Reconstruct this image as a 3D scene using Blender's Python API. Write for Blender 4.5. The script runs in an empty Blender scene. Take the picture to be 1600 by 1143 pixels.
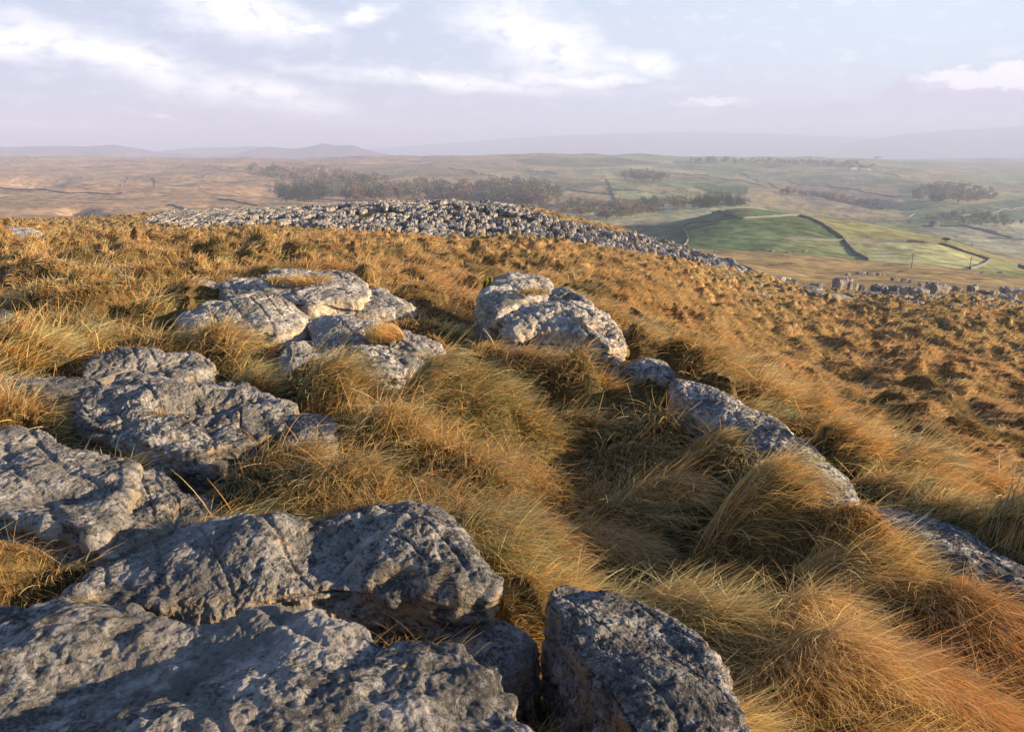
import bpy, math, random, time
import numpy as np
T0 = time.time()
rng = np.random.default_rng(7)
random.seed(7)
R = math.radians
sc = bpy.context.scene
col = sc.collection

# ------------------------------------------------------------------ camera
F = 1250.0; W0, H0 = 1600.0, 1143.0
PITCH = R(15.4); CZ = 1.65
cp, sp = math.cos(PITCH), math.sin(PITCH)
cam_d = bpy.data.cameras.new("camera"); cam = bpy.data.objects.new("camera", cam_d)
col.objects.link(cam); sc.camera = cam
cam.location = (0, 0, CZ); cam.rotation_euler = (R(90) - PITCH, 0, 0)
cam_d.sensor_width = 36.0; cam_d.sensor_fit = 'HORIZONTAL'; cam_d.lens = 36.0 * F / W0
cam_d.clip_start = 0.05; cam_d.clip_end = 80000

def ray(px, py):
    a = (px - 800.0) / F; b = (571.5 - py) / F
    return np.array([a, cp + b * sp, -sp + b * cp])
def at(px, py, Y):
    r = ray(px, py); return np.array([r[0] / r[1] * Y, Y, CZ + r[2] / r[1] * Y])
def project(X, Y, Z):
    dz = Z - CZ
    depth = Y * cp - dz * sp
    up = Y * sp + dz * cp
    d = np.where(depth > 0.05, depth, 0.05)
    return 800 + F * X / d, 571.5 - F * up / d

# ------------------------------------------------------------------ noise
_perm = np.random.default_rng(3).permutation(4096).astype(np.int64)
def _h(ix, iy, iz=0, s=0):
    return _perm[(_perm[(_perm[(ix + s * 37) & 4095] + iy) & 4095] + iz) & 4095]
_g = np.random.default_rng(5).normal(size=(4096, 3)); _g /= np.linalg.norm(_g, axis=1)[:, None]
def perlin(x, y, z=None, s=0):
    x = np.asarray(x, float); y = np.asarray(y, float)
    z = np.zeros_like(x) if z is None else np.asarray(z, float)
    x0 = np.floor(x).astype(np.int64); y0 = np.floor(y).astype(np.int64); z0 = np.floor(z).astype(np.int64)
    fx, fy, fz = x - x0, y - y0, z - z0
    u = fx*fx*fx*(fx*(fx*6-15)+10); v = fy*fy*fy*(fy*(fy*6-15)+10); w = fz*fz*fz*(fz*(fz*6-15)+10)
    out = np.zeros_like(x)
    for dx in (0, 1):
        wx = u if dx else 1 - u
        for dy in (0, 1):
            wy = v if dy else 1 - v
            for dz in (0, 1):
                wz = w if dz else 1 - w
                g = _g[_h(x0 + dx, y0 + dy, z0 + dz, s)]
                out += wx * wy * wz * (g[..., 0]*(fx-dx) + g[..., 1]*(fy-dy) + g[..., 2]*(fz-dz))
    return out * 1.6
def fbm(x, y, z=None, o=4, s=0, gain=.5):
    t = 0; a = 1; f = 1
    for i in range(o):
        t = t + a * perlin(x*f, y*f, None if z is None else z*f, s + i*7); a *= gain; f *= 2.03
    return t
def worley2(x, y, s=0):
    """distance to nearest centre, second distance, id, offset from centre"""
    x0 = np.floor(x).astype(np.int64); y0 = np.floor(y).astype(np.int64)
    d1 = np.full(x.shape, 9.); d2 = np.full(x.shape, 9.); idn = np.zeros(x.shape, np.int64)
    ox = np.zeros(x.shape); oy = np.zeros(x.shape)
    for dx in (-1, 0, 1):
        for dy in (-1, 0, 1):
            h = _h(x0 + dx, y0 + dy, 0, s)
            cx = x0 + dx + .15 + .7 * (h % 64) / 64.; cy = y0 + dy + .15 + .7 * (h // 64) / 64.
            vx = x - cx; vy = y - cy; d = np.sqrt(vx*vx + vy*vy)
            m = d < d1
            d2 = np.where(m, d1, np.minimum(d2, d))
            ox = np.where(m, vx, ox); oy = np.where(m, vy, oy); idn = np.where(m, h, idn); d1 = np.where(m, d, d1)
    return d1, d2, idn, ox, oy
def sst(a, b, x):
    t = np.clip((x - a) / (b - a), 0, 1); return t*t*(3 - 2*t)

# ------------------------------------------------------------------ terrain base (thin-plate through surveyed points)
COLS = {
 -500: [(1143,1.9),(900,2.9),(700,4.3),(600,5.6),(500,9),(450,12),(411,18),(381,28),(367,38),(345,90),(338,450),(310,850),(275,1700),(246,3000),(256,4200),(262,6500)],
 0:    [(1143,1.95),(900,2.85),(700,4.4),(600,5.7),(540,7.4),(500,9.2),(450,12.5),(411,18),(381,28),(367,38),(350,90),(338,480),(305,850),(270,1800),(247,3000),(256,4200),(262,6500)],
 300:  [(1143,1.95),(780,3.95),(500,9),(450,12.5),(410,19),(392,30),(385,42),(368,62),(347,78),(336,94),(338,112),(352,170),(345,450),(325,700),(295,1100),(265,2000),(247,3100),(256,4200),(260,6500)],
 600:  [(720,4.65),(780,3.95),(640,5.8),(560,7.9),(500,10.2),(450,14.5),(404,24),(385,40),(372,60),(348,70),(324,84),(322,98),(345,200),(345,500),(318,900),(290,1300),(260,2200),(246,3200),(254,4200),(258,6500)],
 800:  [(900,3.4),(700,5.6),(620,7.0),(580,8.2),(540,9.2),(480,14),(430,22),(396,40),(384,58),(352,70),(328,84),(328,98),(345,200),(365,420),(345,650),(310,1050),(270,1900),(245,3200),(252,4200),(255,6500)],
 1000: [(1143,2.6),(1000,3.35),(850,4.35),(700,5.9),(620,7.1),(600,7.4),(545,11),(480,18),(430,30),(409,46),(395,60),(374,80),(400,200),(372,420),(345,700),(300,1200),(270,2000),(243,3200),(250,4200),(253,6500)],
 1150: [(1050,3.1),(950,3.6),(800,4.4),(690,5.4),(660,5.9),(600,14),(560,18),(500,29),(449,48),(422,66),(430,110),(412,200),(385,320),(340,420),(327,450),(345,650),(325,900),(300,1300),(265,2200),(247,3100),(252,4200),(251,6500)],
 1340: [(1100,2.7),(950,3.3),(850,3.95),(800,4.4),(740,9.6),(650,15.5),(560,25),(506,38),(475,50),(484,80),(440,160),(415,260),(385,350),(350,440),(345,470),(365,640),(345,900),(300,1450),(265,2300),(250,3600),(251,6500)],
 1480: [(1100,2.7),(950,3.3),(870,3.75),(770,9.4),(650,15.5),(560,25),(506,36),(477,48),(486,80),(440,160),(415,280),(385,370),(376,410),(385,600),(350,860),(320,1200),(285,1900),(258,3200),(250,6500)],
 1600: [(1143,2.55),(1000,3.1),(930,3.45),(820,8.8),(700,14),(600,22),(550,30),(498,42),(487,50),(490,80),(450,150),(430,280),(418,400),(395,650),(360,850),(320,1300),(280,2300),(254,4500),(248,6500)],
 2100: [(1143,2.8),(930,5.8),(820,9.5),(700,14),(600,22),(550,30),(498,42),(487,50),(490,80),(450,150),(430,280),(415,400),(392,650),(360,850),(320,1300),(280,2300),(254,4500),(248,6500)],
}
CT = []
for px, lst in COLS.items():
    for py, Y in lst:
        p = at(px, py, Y); CT.append(p)
# hollow in the middle, grass ridge right of it, hollow lower right
for px, py, Y in [(750,600,7.6),(850,700,6.0),(900,850,4.45),(1000,930,3.85),(1150,1080,3.1),
                  (1050,625,6.7),(1190,720,5.0),(1340,850,3.95),(1500,950,3.4),
                  (800,520,8.6),(880,548,7.7),(975,572,7.3),(500,820,3.6),(620,860,3.4),(720,900,3.25),(850,1020,2.8),(1180,1143,2.62),(1000,1143,2.45)]:
    CT.append(at(px, py, Y))
for Y, z in [(12000,-160.),(30000,-190.)]:
    for u in (-1,-.5,0,.5,1):
        CT.append(np.array([u*Y, Y, z]))
for Y in (.9,):
    for u in (-2,-1,0,1,2):
        CT.append(np.array([u*Y, Y, -.1 - .12*max(u,0)]))
CT = np.array(CT)
def uvw(X, Y):
    Yb = np.maximum(Y, .8) + 3.0
    return np.clip(X / Yb, -1.15, 1.15) * 3.2, np.log(Yb)
cu, cv = uvw(CT[:, 0], CT[:, 1])
def _phi(r2): return r2 * np.log(r2 + 1e-9) * .5
n = len(CT)
K = _phi((cu[:, None]-cu[None])**2 + (cv[:, None]-cv[None])**2) + np.eye(n) * .003
Pm = np.stack([np.ones(n), cu, cv], 1)
A = np.block([[K, Pm], [Pm.T, np.zeros((3, 3))]])
# interpolate the slope-like value z / (Y+3) so near and far carry the same weight
val = CT[:, 2] / (CT[:, 1] + 3.0)
sol = np.linalg.solve(A, np.concatenate([val, np.zeros(3)]))
GU = np.linspace(-1.15*3.2, 1.15*3.2, 420); GV = np.linspace(math.log(3.8), math.log(33100), 900)
gu, gv = np.meshgrid(GU, GV, indexing='ij'); base_grid = np.zeros(gu.shape)
for i in range(0, gu.shape[0], 20):
    a, b = gu[i:i+20].ravel(), gv[i:i+20].ravel()
    k = _phi((a[:, None]-cu[None])**2 + (b[:, None]-cv[None])**2)
    base_grid[i:i+20] = (k @ sol[:n] + sol[n] + sol[n+1]*a + sol[n+2]*b).reshape(-1, gu.shape[1])
def bilin(G, a, b):
    a = np.clip(a, 0, G.shape[0]-1.001); b = np.clip(b, 0, G.shape[1]-1.001)
    i = a.astype(np.int64); j = b.astype(np.int64); fa = a-i; fb = b-j
    return (G[i,j]*(1-fa)*(1-fb) + G[i+1,j]*fa*(1-fb) + G[i,j+1]*(1-fa)*fb + G[i+1,j+1]*fa*fb)
def zbase(X, Y):
    a, b = uvw(X, Y)
    return bilin(base_grid, (a-GU[0])/(GU[1]-GU[0]), (b-GV[0])/(GV[1]-GV[0])) * (np.maximum(Y, .8) + 3.0)

# ------------------------------------------------------------------ tussocks and hummocks
WA = math.atan2(-.62, .78); wc, ws = math.cos(WA), math.sin(WA)      # wind blows to the right and towards us
def tuss(X, Y):
    a = X*wc + Y*ws; b = -X*ws + Y*wc
    wa = a + .18*perlin(X*1.7, Y*1.7, s=11); wb = b + .18*perlin(X*1.7, Y*1.7, s=12)
    sz = 1.0
    return worley2(wa/.62*sz, wb/.46*sz, 21)
def pave_mask(X, Y):
    """1 where the limestone pavement lies"""
    px, py = project(X, Y, zbase(X, Y))
    top = np.interp(px, [200,340,600,780,850,930,1060,1200,1300], [352,323,320,320,338,360,386,420,440])
    bot = np.interp(px, [200,300,450,520,640,760,880,980,1060,1200,1300], [352,361,356,366,376,377,381,402,416,436,440])
    m = sst(-2, 3, py - top + 3*perlin(px/14., py/5., s=5)) * sst(-2, 3, bot - py + 4*perlin(px/14.+9, py/5., s=6)) * (Y > 42) * (Y < 128)
    return m * (px > 225) * (px < 1250)
def farcell(X, Y, ids=False):
    a = X*wc + Y*ws; b = -X*ws + Y*wc
    w_ = worley2(a/1.05+.35*perlin(X, Y, s=36), b/.66+.35*perlin(X, Y, s=37), 23)
    return (w_[0], w_[2]) if ids else w_[0]
def tuss_h(X, Y):
    d1, d2, idn, ox, oy = tuss(X, Y)
    hr = (idn % 97) / 97.
    prof = np.clip(1 - (d1/.75)**2, 0, 1)
    prof = prof * (1 + .35*np.clip(ox, -1, 1))
    big = fbm(X*.33, Y*.33, o=3, s=31)
    a = X*wc + Y*ws; b = -X*ws + Y*wc
    rid = 1-np.abs(fbm(a*.75+.3*perlin(X, Y, s=34), b*1.9, o=2, s=33))*1.6
    k = sst(6.5, 11.5, Y)
    e1 = farcell(X, Y)
    prof = prof*(1-.8*k) + 1.45*k*np.clip(1-(e1/.72)**2, 0, 1)**1.4
    return (prof * (.09 + .15*hr) * (1-.45*k) + k*.09*np.clip(rid, -.3, 1)) * (1 + .6*big)
def _line(pts, amp, sig):
    W = []
    for px, py in pts:
        r_ = ray(px, py); Ys = np.linspace(1.6, 14, 400); g = zbase(r_[0]/r_[1]*Ys, Ys); i = int(np.argmax(CZ + r_[2]/r_[1]*Ys < g)); W.append((r_[0]/r_[1]*Ys[i], Ys[i]))
    return np.array(W), amp, sig
LINES = [_line([(1000,610),(1110,690),(1200,760),(1300,830)], .07, .18),
         _line([(1050,860),(1200,870),(1400,930),(1500,990),(1650,1070)], .13, .15),
         _line([(1340,880),(1450,915),(1600,985)], .05, .14),
         _line([(540,670),(680,760),(800,860),(1000,970),(1120,1040),(1260,1130)], .13, .16),
         _line([(690,680),(760,690),(850,750)], .24, .24), _line([(800,620),(900,640),(1000,720)], .12, .22),
         _line([(1230,1000),(1330,1080),(1400,1143)], .10, .14),
         _line([(640,600),(680,570)], .10, .25), _line([(-120,880),(95,885)], -.30, .22), _line([(330,775),(430,748),(510,712)], -.10, .16),
         _line([(600,640),(650,700),(760,800)], -.16, .25),
         _line([(900,800),(1050,870),(1180,960),(1330,1000),(1550,1120)], -.15, .30), _line([(1000,760),(1100,800)], -.12, .25)]
def lines_h(X, Y):
    t = np.zeros_like(X)
    xw = X + .10*perlin(X*1.3, Y*1.3, s=201); yw = Y + .10*perlin(X*1.3, Y*1.3, s=202)
    for W, amp, sig in LINES:
        dm = np.full(X.shape, 9e9)
        for a, b in zip(W[:-1], W[1:]):
            d = np.subtract(b, a); tt = np.clip(((xw-a[0])*d[0]+(yw-a[1])*d[1])/(d@d), 0, 1)
            dm = np.minimum(dm, (xw-a[0]-tt*d[0])**2+(yw-a[1]-tt*d[1])**2)
        t += amp*np.exp(-dm/(2*sig*sig))
    return t
ROCKS = []
def in_rocks(X, Y, pad=0.):
    m = np.zeros(X.shape, bool)
    for poly in ROCKS:
        c = poly.mean(0); q = c+(poly-c)*(1-pad)
        x0, y0 = q.min(0); x1, y1 = q.max(0)
        ii = np.nonzero((X > x0) & (X < x1) & (Y > y0) & (Y < y1) & ~m)[0]
        if len(ii): m[ii] = poly_mask(X[ii], Y[ii], q)
    return m
GUL = []
for (a_, b_, gw, gd) in [((118,330,560),(150,335,520),9,6), ((120,322,640),(135,333,540),9,7), ((60,275,1500),(0,290,1150),60,22), ((480,282,1400),(420,300,1050),40,14), ((700,310,1000),(900,318,880),50,14), ((1390,320,1150),(1250,300,1500),35,12)]:
    q0, q1 = at(*a_), at(*b_); GUL.append((q0[0], q0[1], q1[0], q1[1], gw, gd))
def zfull(X, Y):
    z = zbase(X, Y)
    near = (Y < 150)
    t = np.zeros_like(z)
    if near.any():
        Xn, Yn = X[near], Y[near]
        amp = 1.5 + .7*sst(7, 16, Yn)
        amp = amp * (1 - .8*pave_mask(Xn, Yn)) * (1 - sst(110, 150, Yn)) * sst(.2, 1.6, Yn)
        tt = tuss_h(Xn, Yn) * amp
        tt += .10*fbm(Xn*.9, Yn*.9, o=3, s=41)*sst(3, 9, Yn) + .22*fbm(Xn*.28, Yn*.28, o=2, s=44)*sst(9, 22, Yn)*(1-sst(50,90,Yn))
        nn_ = Yn < 14
        tt[nn_] += lines_h(Xn[nn_], Yn[nn_])
        xa, ya = Xn[nn_], Yn[nn_]; mk = sum(in_rocks(xa, ya, p_).astype(float) for p_ in (.05, -.07, -.20, -.38))/4
        tt[nn_] = tt[nn_]*(1-mk) - .15*mk
        t[near] = tt
    far = Y > 90
    if far.any():
        Xf, Yf = X[far], Y[far]
        k = sst(90, 260, Yf)
        hf = 1.1*fbm(Xf/28, Yf/28, o=4, s=51)*k*(1-sst(700,1500,Yf)*.3)
        hill = (Yf > 230) & (Yf < 560)
        hf = hf * np.where(hill, .45, 1.0)
        hf += 10*fbm(Xf/240, Yf/240, o=4, s=55)*sst(520, 1100, Yf) + 14*fbm(Xf/900, Yf/900, o=3, s=57)*sst(1500, 4000, Yf)
        hf += 1.0*np.abs(perlin(Xf/9, Yf/9, s=59))*k*(1-sst(400,900,Yf))*np.where(hill, .25, .7)
        for (gx0, gy0, gx1, gy1, gw, gd) in GUL:
            dx, dy = gx1-gx0, gy1-gy0; tt = np.clip(((Xf-gx0)*dx+(Yf-gy0)*dy)/(dx*dx+dy*dy), 0, 1)
            wv_ = 6*perlin(Xf/30, Yf/30, s=75); hf = hf - gd*np.exp(-(((Xf-gx0-tt*dx+wv_)**2+(Yf-gy0-tt*dy)**2)/(gw*gw)))
        t[far] += hf
    return z + t

def hit(px, py, ymin, ymax=9000., fn=None):
    r = ray(px, py)
    Ys = np.exp(np.linspace(math.log(ymin), math.log(ymax), 1500))
    X = r[0]/r[1]*Ys; Z = CZ + r[2]/r[1]*Ys
    g = (fn or zfull)(X, Ys)
    b = np.nonzero(Z < g)[0]
    i = b[0] if len(b) else int(np.argmin(Z - g))
    return np.array([X[i], Ys[i], g[i]])

# ------------------------------------------------------------------ mesh helpers
def tag(o, label=None, cat=None, group=None, kind=None):
    if label: o["label"] = label
    if cat: o["category"] = cat
    if group: o["group"] = group
    if kind: o["kind"] = kind
    return o
def mesh_np(name, V, Fq, mat, cols=None, smooth=True, parent=None, link=True):
    """V (n,3), Fq (m,k) faces all with k corners"""
    me = bpy.data.meshes.new(name)
    V = np.ascontiguousarray(V, np.float32); Fq = np.ascontiguousarray(Fq, np.int32)
    m, k = Fq.shape
    me.vertices.add(len(V)); me.vertices.foreach_set("co", V.ravel())
    me.loops.add(m*k); me.loops.foreach_set("vertex_index", Fq.ravel())
    me.polygons.add(m); me.polygons.foreach_set("loop_start", np.arange(0, m*k, k, dtype=np.int32))
    me.polygons.foreach_set("loop_total", np.full(m, k, np.int32))
    if smooth: me.polygons.foreach_set("use_smooth", np.ones(m, bool))
    me.update(calc_edges=True)
    if cols is not None:
        at_ = me.color_attributes.new("col", 'FLOAT_COLOR', 'POINT')
        c4 = np.ones((len(V), 4), np.float32); c4[:, :3] = cols
        at_.data.foreach_set("color", c4.ravel())
    if mat: me.materials.append(mat)
    if not link: return me
    o = bpy.data.objects.new(name, me); col.objects.link(o)
    if parent is not None: o.parent = parent
    return o
def grid_faces(nr, nc, wrap=False):
    i = np.arange(nr-1)[:, None]; j = np.arange(nc if wrap else nc-1)[None]
    a = i*nc + j; b = i*nc + (j+1) % nc; c = (i+1)*nc + (j+1) % nc; d = (i+1)*nc + j
    return np.stack([a, b, c, d], -1).reshape(-1, 4)
def empty(name, loc, rz=0):
    o = bpy.data.objects.new(name, None); col.objects.link(o); o.location = loc; o.rotation_euler.z = rz
    o.empty_display_size = .2; return o

# ------------------------------------------------------------------ materials
class N:
    def __init__(s, nt): s.nt = nt; nt.nodes.clear()
    def add(s, t, **k):
        n_ = s.nt.nodes.new(t)
        ins = k.pop('ins', {})
        for a, b in k.items(): setattr(n_, a, b)
        for a, b in ins.items():
            if hasattr(b, 'is_output') or isinstance(b, bpy.types.NodeSocket): s.nt.links.new(b, n_.inputs[a])
            else: n_.inputs[a].default_value = b
        return n_
    def math(s, op, a, b=0.0, c=None, clamp=False):
        n_ = s.nt.nodes.new('ShaderNodeMath'); n_.operation = op; n_.use_clamp = clamp
        for i, v in enumerate((a, b) if c is None else (a, b, c)):
            if isinstance(v, bpy.types.NodeSocket): s.nt.links.new(v, n_.inputs[i])
            else: n_.inputs[i].default_value = v
        return n_.outputs[0]
    def mix(s, f, a, b):
        n_ = s.nt.nodes.new('ShaderNodeMix'); n_.data_type = 'RGBA'
        for i, v in ((0, f), (6, a), (7, b)):
            if isinstance(v, bpy.types.NodeSocket): s.nt.links.new(v, n_.inputs[i])
            else: n_.inputs[i].default_value = (*v, 1) if isinstance(v, tuple) and len(v) == 3 else v
        return n_.outputs[2]
    def noise(s, vec, scale, detail=4, rough=.55, dist=0):
        n_ = s.nt.nodes.new('ShaderNodeTexNoise'); n_.inputs['Scale'].default_value = scale
        n_.inputs['Detail'].default_value = detail; n_.inputs['Roughness'].default_value = rough
        n_.inputs['Distortion'].default_value = dist
        if vec is not None: s.nt.links.new(vec, n_.inputs['Vector'])
        return n_.outputs[0]
    def ramp(s, f, a, b, clamp=True):
        n_ = s.nt.nodes.new('ShaderNodeMapRange'); n_.interpolation_type = 'SMOOTHSTEP'
        s.nt.links.new(f, n_.inputs[0]); n_.inputs[1].default_value = a; n_.inputs[2].default_value = b
        return n_.outputs[0]
    def link(s, a, b): s.nt.links.new(a, b)
def new_mat(name):
    m = bpy.data.materials.new(name); m.use_nodes = True; return m, N(m.node_tree)
def out_bsdf(k, color, rough=.9, bump=None, bstr=.5, bdist=.02, spec=.2):
    b = k.add('ShaderNodeBsdfPrincipled'); o = k.add('ShaderNodeOutputMaterial')
    if isinstance(color, bpy.types.NodeSocket): k.link(color, b.inputs['Base Color'])
    else: b.inputs['Base Color'].default_value = (*color, 1)
    b.inputs['Roughness'].default_value = rough; b.inputs['Specular IOR Level'].default_value = spec
    if bump is not None:
        bn = k.add('ShaderNodeBump', ins={'Strength': bstr, 'Distance': bdist}); k.link(bump, bn.inputs['Height'])
        k.link(bn.outputs[0], b.inputs['Normal'])
    k.link(b.outputs[0], o.inputs[0]); return b

def limestone(name, scale=1.0, bright=1.0, dark=1.0, bdist=.012, warm_stain=.75):
    m, k = new_mat(name)
    tc = k.add('ShaderNodeTexCoord').outputs['Object'] if scale < 0 else k.add('ShaderNodeNewGeometry').outputs['Position']
    scale = abs(scale)
    n1 = k.noise(tc, 3.2*scale, 6, .62, .6); n2 = k.noise(tc, 17*scale, 7, .68, .8); n3 = k.noise(tc, 60*scale, 5, .7, .4)
    n4 = k.noise(tc, 1.3*scale, 3, .5, .3)
    def c(r, g, b_): return (r*bright*1.05, g*bright, b_*bright*.93)
    base = k.mix(k.ramp(n1, .35, .68), c(.17, .172, .168), c(.36, .355, .335))
    w = k.math('ADD', k.math('MULTIPLY', n2, .62), k.math('MULTIPLY', n1, .38))
    base = k.mix(k.math('MULTIPLY', k.ramp(w, .50, .62), .8), base, c(.58, .57, .55))           # pale lichen crust
    d = k.math('ADD', k.math('MULTIPLY', n3, .40), k.math('MULTIPLY', n2, .35)); d = k.math('ADD', d, k.math('MULTIPLY', n4, .25))
    base = k.mix(k.math('MULTIPLY', k.ramp(d, .515, .455), .97*dark), base, (.028, .029, .030))           # black lichen
    vo = k.add('ShaderNodeTexVoronoi', ins={'Vector': tc, 'Scale': 85*scale}); 
    spk = k.ramp(vo.outputs['Distance'], .22, .12); spk = k.math('MULTIPLY', spk, k.ramp(n1, .46, .60))
    base = k.mix(k.math('MULTIPLY', spk, .55), base, (.045, .046, .048))
    n7 = k.noise(tc, 9*scale, 5, .75, 1.0)
    base = k.mix(k.math('MULTIPLY', k.ramp(n7, .66, .72), .7), base, (.36, .27, .07))                # mustard lichen
    oi = k.add('ShaderNodeObjectInfo').outputs['Random']
    base = k.mix(k.math('MULTIPLY', oi, .28), base, k.mix(oi, (.13, .135, .13), (.42, .37, .29)))
    ge = k.add('ShaderNodeNewGeometry'); sx = k.add('ShaderNodeSeparateXYZ'); k.link(ge.outputs['True Normal'], sx.inputs[0])
    steep = k.ramp(sx.outputs[2], .62, .25)
    n5 = k.noise(tc, 7*scale, 4, .6, .5)
    och = k.math('MULTIPLY', steep, k.ramp(n5, .42, .60))
    base = k.mix(k.math('MULTIPLY', och, warm_stain), base, c(.50, .385, .25))                            # iron-stained, lichen-free broken faces, ochre lightened in colour to look sun-warmed
    h = k.math('ADD', k.math('MULTIPLY', n2, 1.0), k.math('MULTIPLY', n3, .55)); 
    n6 = k.noise(tc, 190*scale, 3, .6, 0); h = k.math('ADD', h, k.math('MULTIPLY', n6, .16))
    vp = k.add('ShaderNodeTexVoronoi', ins={'Vector': tc, 'Scale': 28*scale}); 
    h = k.math('ADD', h, k.math('MULTIPLY', k.ramp(vp.outputs['Distance'], .0, .35), .22))
    out_bsdf(k, base, .92, h, .9, bdist, .15)
    return m
M_near = limestone('limestone_near', 1.0, .80, .85, .024)
M_mid = limestone('limestone_weathered', .8, 1.32, .85, .03)
M_far = limestone('limestone_clint', .32, 1.12, .85, .08, .15)

def vcol_mat(name, nscale, amt, trans=0, rough=.85, bump=None, spec=.12, detail2=None):
    m, k = new_mat(name)
    c = k.add('ShaderNodeVertexColor', layer_name='col').outputs[0]
    pos = k.add('ShaderNodeNewGeometry').outputs['Position']
    n_ = k.noise(pos, nscale, 5, .65, .3)
    f = k.math('ADD', k.math('MULTIPLY', k.ramp(n_, .25, .75), 2*amt), 1-amt)
    if detail2:
        f2 = k.math('ADD', k.math('MULTIPLY', k.ramp(k.noise(pos, detail2, 5, .7, .2), .3, .7), 1.0), .5); f = k.math('MULTIPLY', f, f2)
    vm = k.add('ShaderNodeVectorMath', operation='SCALE'); k.link(c, vm.inputs[0]); k.link(f, vm.inputs['Scale'])
    b = out_bsdf(k, vm.outputs[0], rough, (k.noise(pos, bump[0], 5, .65) if bump else None), bump[1] if bump else 0, bump[2] if bump else 0, spec)
    return m
def grass_mat():
    m, k = new_mat('dry_moor_grass')
    c = k.add('ShaderNodeVertexColor', layer_name='col').outputs[0]
    b = k.add('ShaderNodeBsdfPrincipled', ins={'Roughness': .55, 'Specular IOR Level': .25}); k.link(c, b.inputs['Base Color'])
    t = k.add('ShaderNodeBsdfTranslucent'); k.link(c, t.inputs['Color'])
    mx = k.add('ShaderNodeMixShader', ins={0: .38}); k.link(b.outputs[0], mx.inputs[1]); k.link(t.outputs[0], mx.inputs[2])
    o = k.add('ShaderNodeOutputMaterial'); k.link(mx.outputs[0], o.inputs[0]); return m
M_grass = grass_mat()
M_soil = vcol_mat('turf_thatch', 5.0, .5, bump=(14, .8, .06), detail2=40)
M_valley = vcol_mat('valley_land', .012, .22, bump=(.12, .6, 1.5), detail2=.11)
M_plain = vcol_mat('plain_land', .003, .25, detail2=.012)
def flat_mat(name, c, c2=None, sc_=1., rough=.9, bump=True, bd=.1):
    m, k = new_mat(name)
    pos = k.add('ShaderNodeNewGeometry').outputs['Position']
    n_ = k.noise(pos, sc_, 5, .6, .3)
    out_bsdf(k, k.mix(k.ramp(n_, .3, .7), c, c2 or tuple(x*.6 for x in c)), rough, n_ if bump else None, .6, bd); return m
M_wall = flat_mat('drystone', (.24,.235,.22), (.13,.13,.125), 2.2, .95, True, .15)
M_bark = flat_mat('bark', (.10,.08,.06), (.06,.05,.04), 3.)
M_brown = flat_mat('bare_twigs', (.20,.125,.075), (.11,.08,.06), .12)
M_conif = flat_mat('conifer_needles', (.035,.06,.035), (.02,.035,.025), .3)
M_tree = vcol_mat('tree_crown', .12, .4)
M_olive = flat_mat('lone_tree_leaves', (.05,.06,.03), (.03,.04,.02), 1.)
M_wood = flat_mat('weathered_pole', (.12,.10,.085), (.07,.06,.05), 4.)
M_cream = flat_mat('rendered_wall', (.62,.56,.48), (.5,.45,.4), .5)
M_slate = flat_mat('slate_roof', (.10,.10,.11), (.07,.07,.08), 1.)
M_glass = flat_mat('window_dark', (.02,.022,.03), None, 1., .2)
M_fell = flat_mat('fell_heather', (.20,.15,.11), (.05,.06,.04), .0035, .95, False)
m_, k_ = new_mat('river_water'); out_bsdf(k_, (.05,.07,.09), .12, spec=.8); M_water = m_
M_moss = flat_mat('moss', (.13,.135,.02), (.20,.13,.02), 30., .95, True, .01)

# ------------------------------------------------------------------ ground sheets
def ground(name, y0, y1, dv, du, uspan, mat, colfn):
    v = np.arange(math.log(y0+3), math.log(y1+3)+dv, dv); v[-1] = math.log(y1+3)
    u = np.arange(-uspan, uspan+du, du)
    tail = uspan + np.cumsum(np.geomspace(du*3, 1.2, 22)); u = np.concatenate([-tail[::-1], u, tail])
    U, V = np.meshgrid(u, v); Yb = np.exp(V); Y = Yb - 3; X = U*Yb
    Z = zfull(X.ravel(), Y.ravel()).reshape(X.shape)
    P = np.stack([X.ravel(), Y.ravel(), Z.ravel()], 1)
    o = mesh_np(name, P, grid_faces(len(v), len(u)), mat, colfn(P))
    tag(o, kind='structure'); return o, u, v, Z

def poly_mask(px, py, poly):
    poly = np.asarray(poly, float); ins = np.zeros(px.shape, bool); j = len(poly)-1
    for i in range(len(poly)):
        xi, yi = poly[i]; xj, yj = poly[j]
        c = ((yi > py) != (yj > py)) & (px < (xj-xi)*(py-yi)/(yj-yi+1e-12)+xi); ins ^= c; j = i
    return ins
def lerp(a, b, t): return a + (b-a)*t[:, None]
def col_near(P):
    X, Y = P[:, 0], P[:, 1]
    n1 = sst(-.5, .5, fbm(X*.5, Y*.5, o=3, s=61)); n2 = sst(-.4, .6, fbm(X*.13+5, Y*.13, o=3, s=63))
    c = lerp(np.array([.085,.065,.026]), np.array([.14,.085,.034]), n1)
    c = lerp(c, np.array([.085,.085,.028]), n2*.5)
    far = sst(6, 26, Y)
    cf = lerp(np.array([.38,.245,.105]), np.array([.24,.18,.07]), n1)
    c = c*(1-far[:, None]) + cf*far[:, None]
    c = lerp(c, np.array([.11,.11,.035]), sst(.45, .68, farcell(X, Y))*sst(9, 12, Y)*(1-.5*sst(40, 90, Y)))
    pm = pave_mask(X, Y)
    c = lerp(c, np.array([.07,.06,.04]), pm*.9)
    return c
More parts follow.
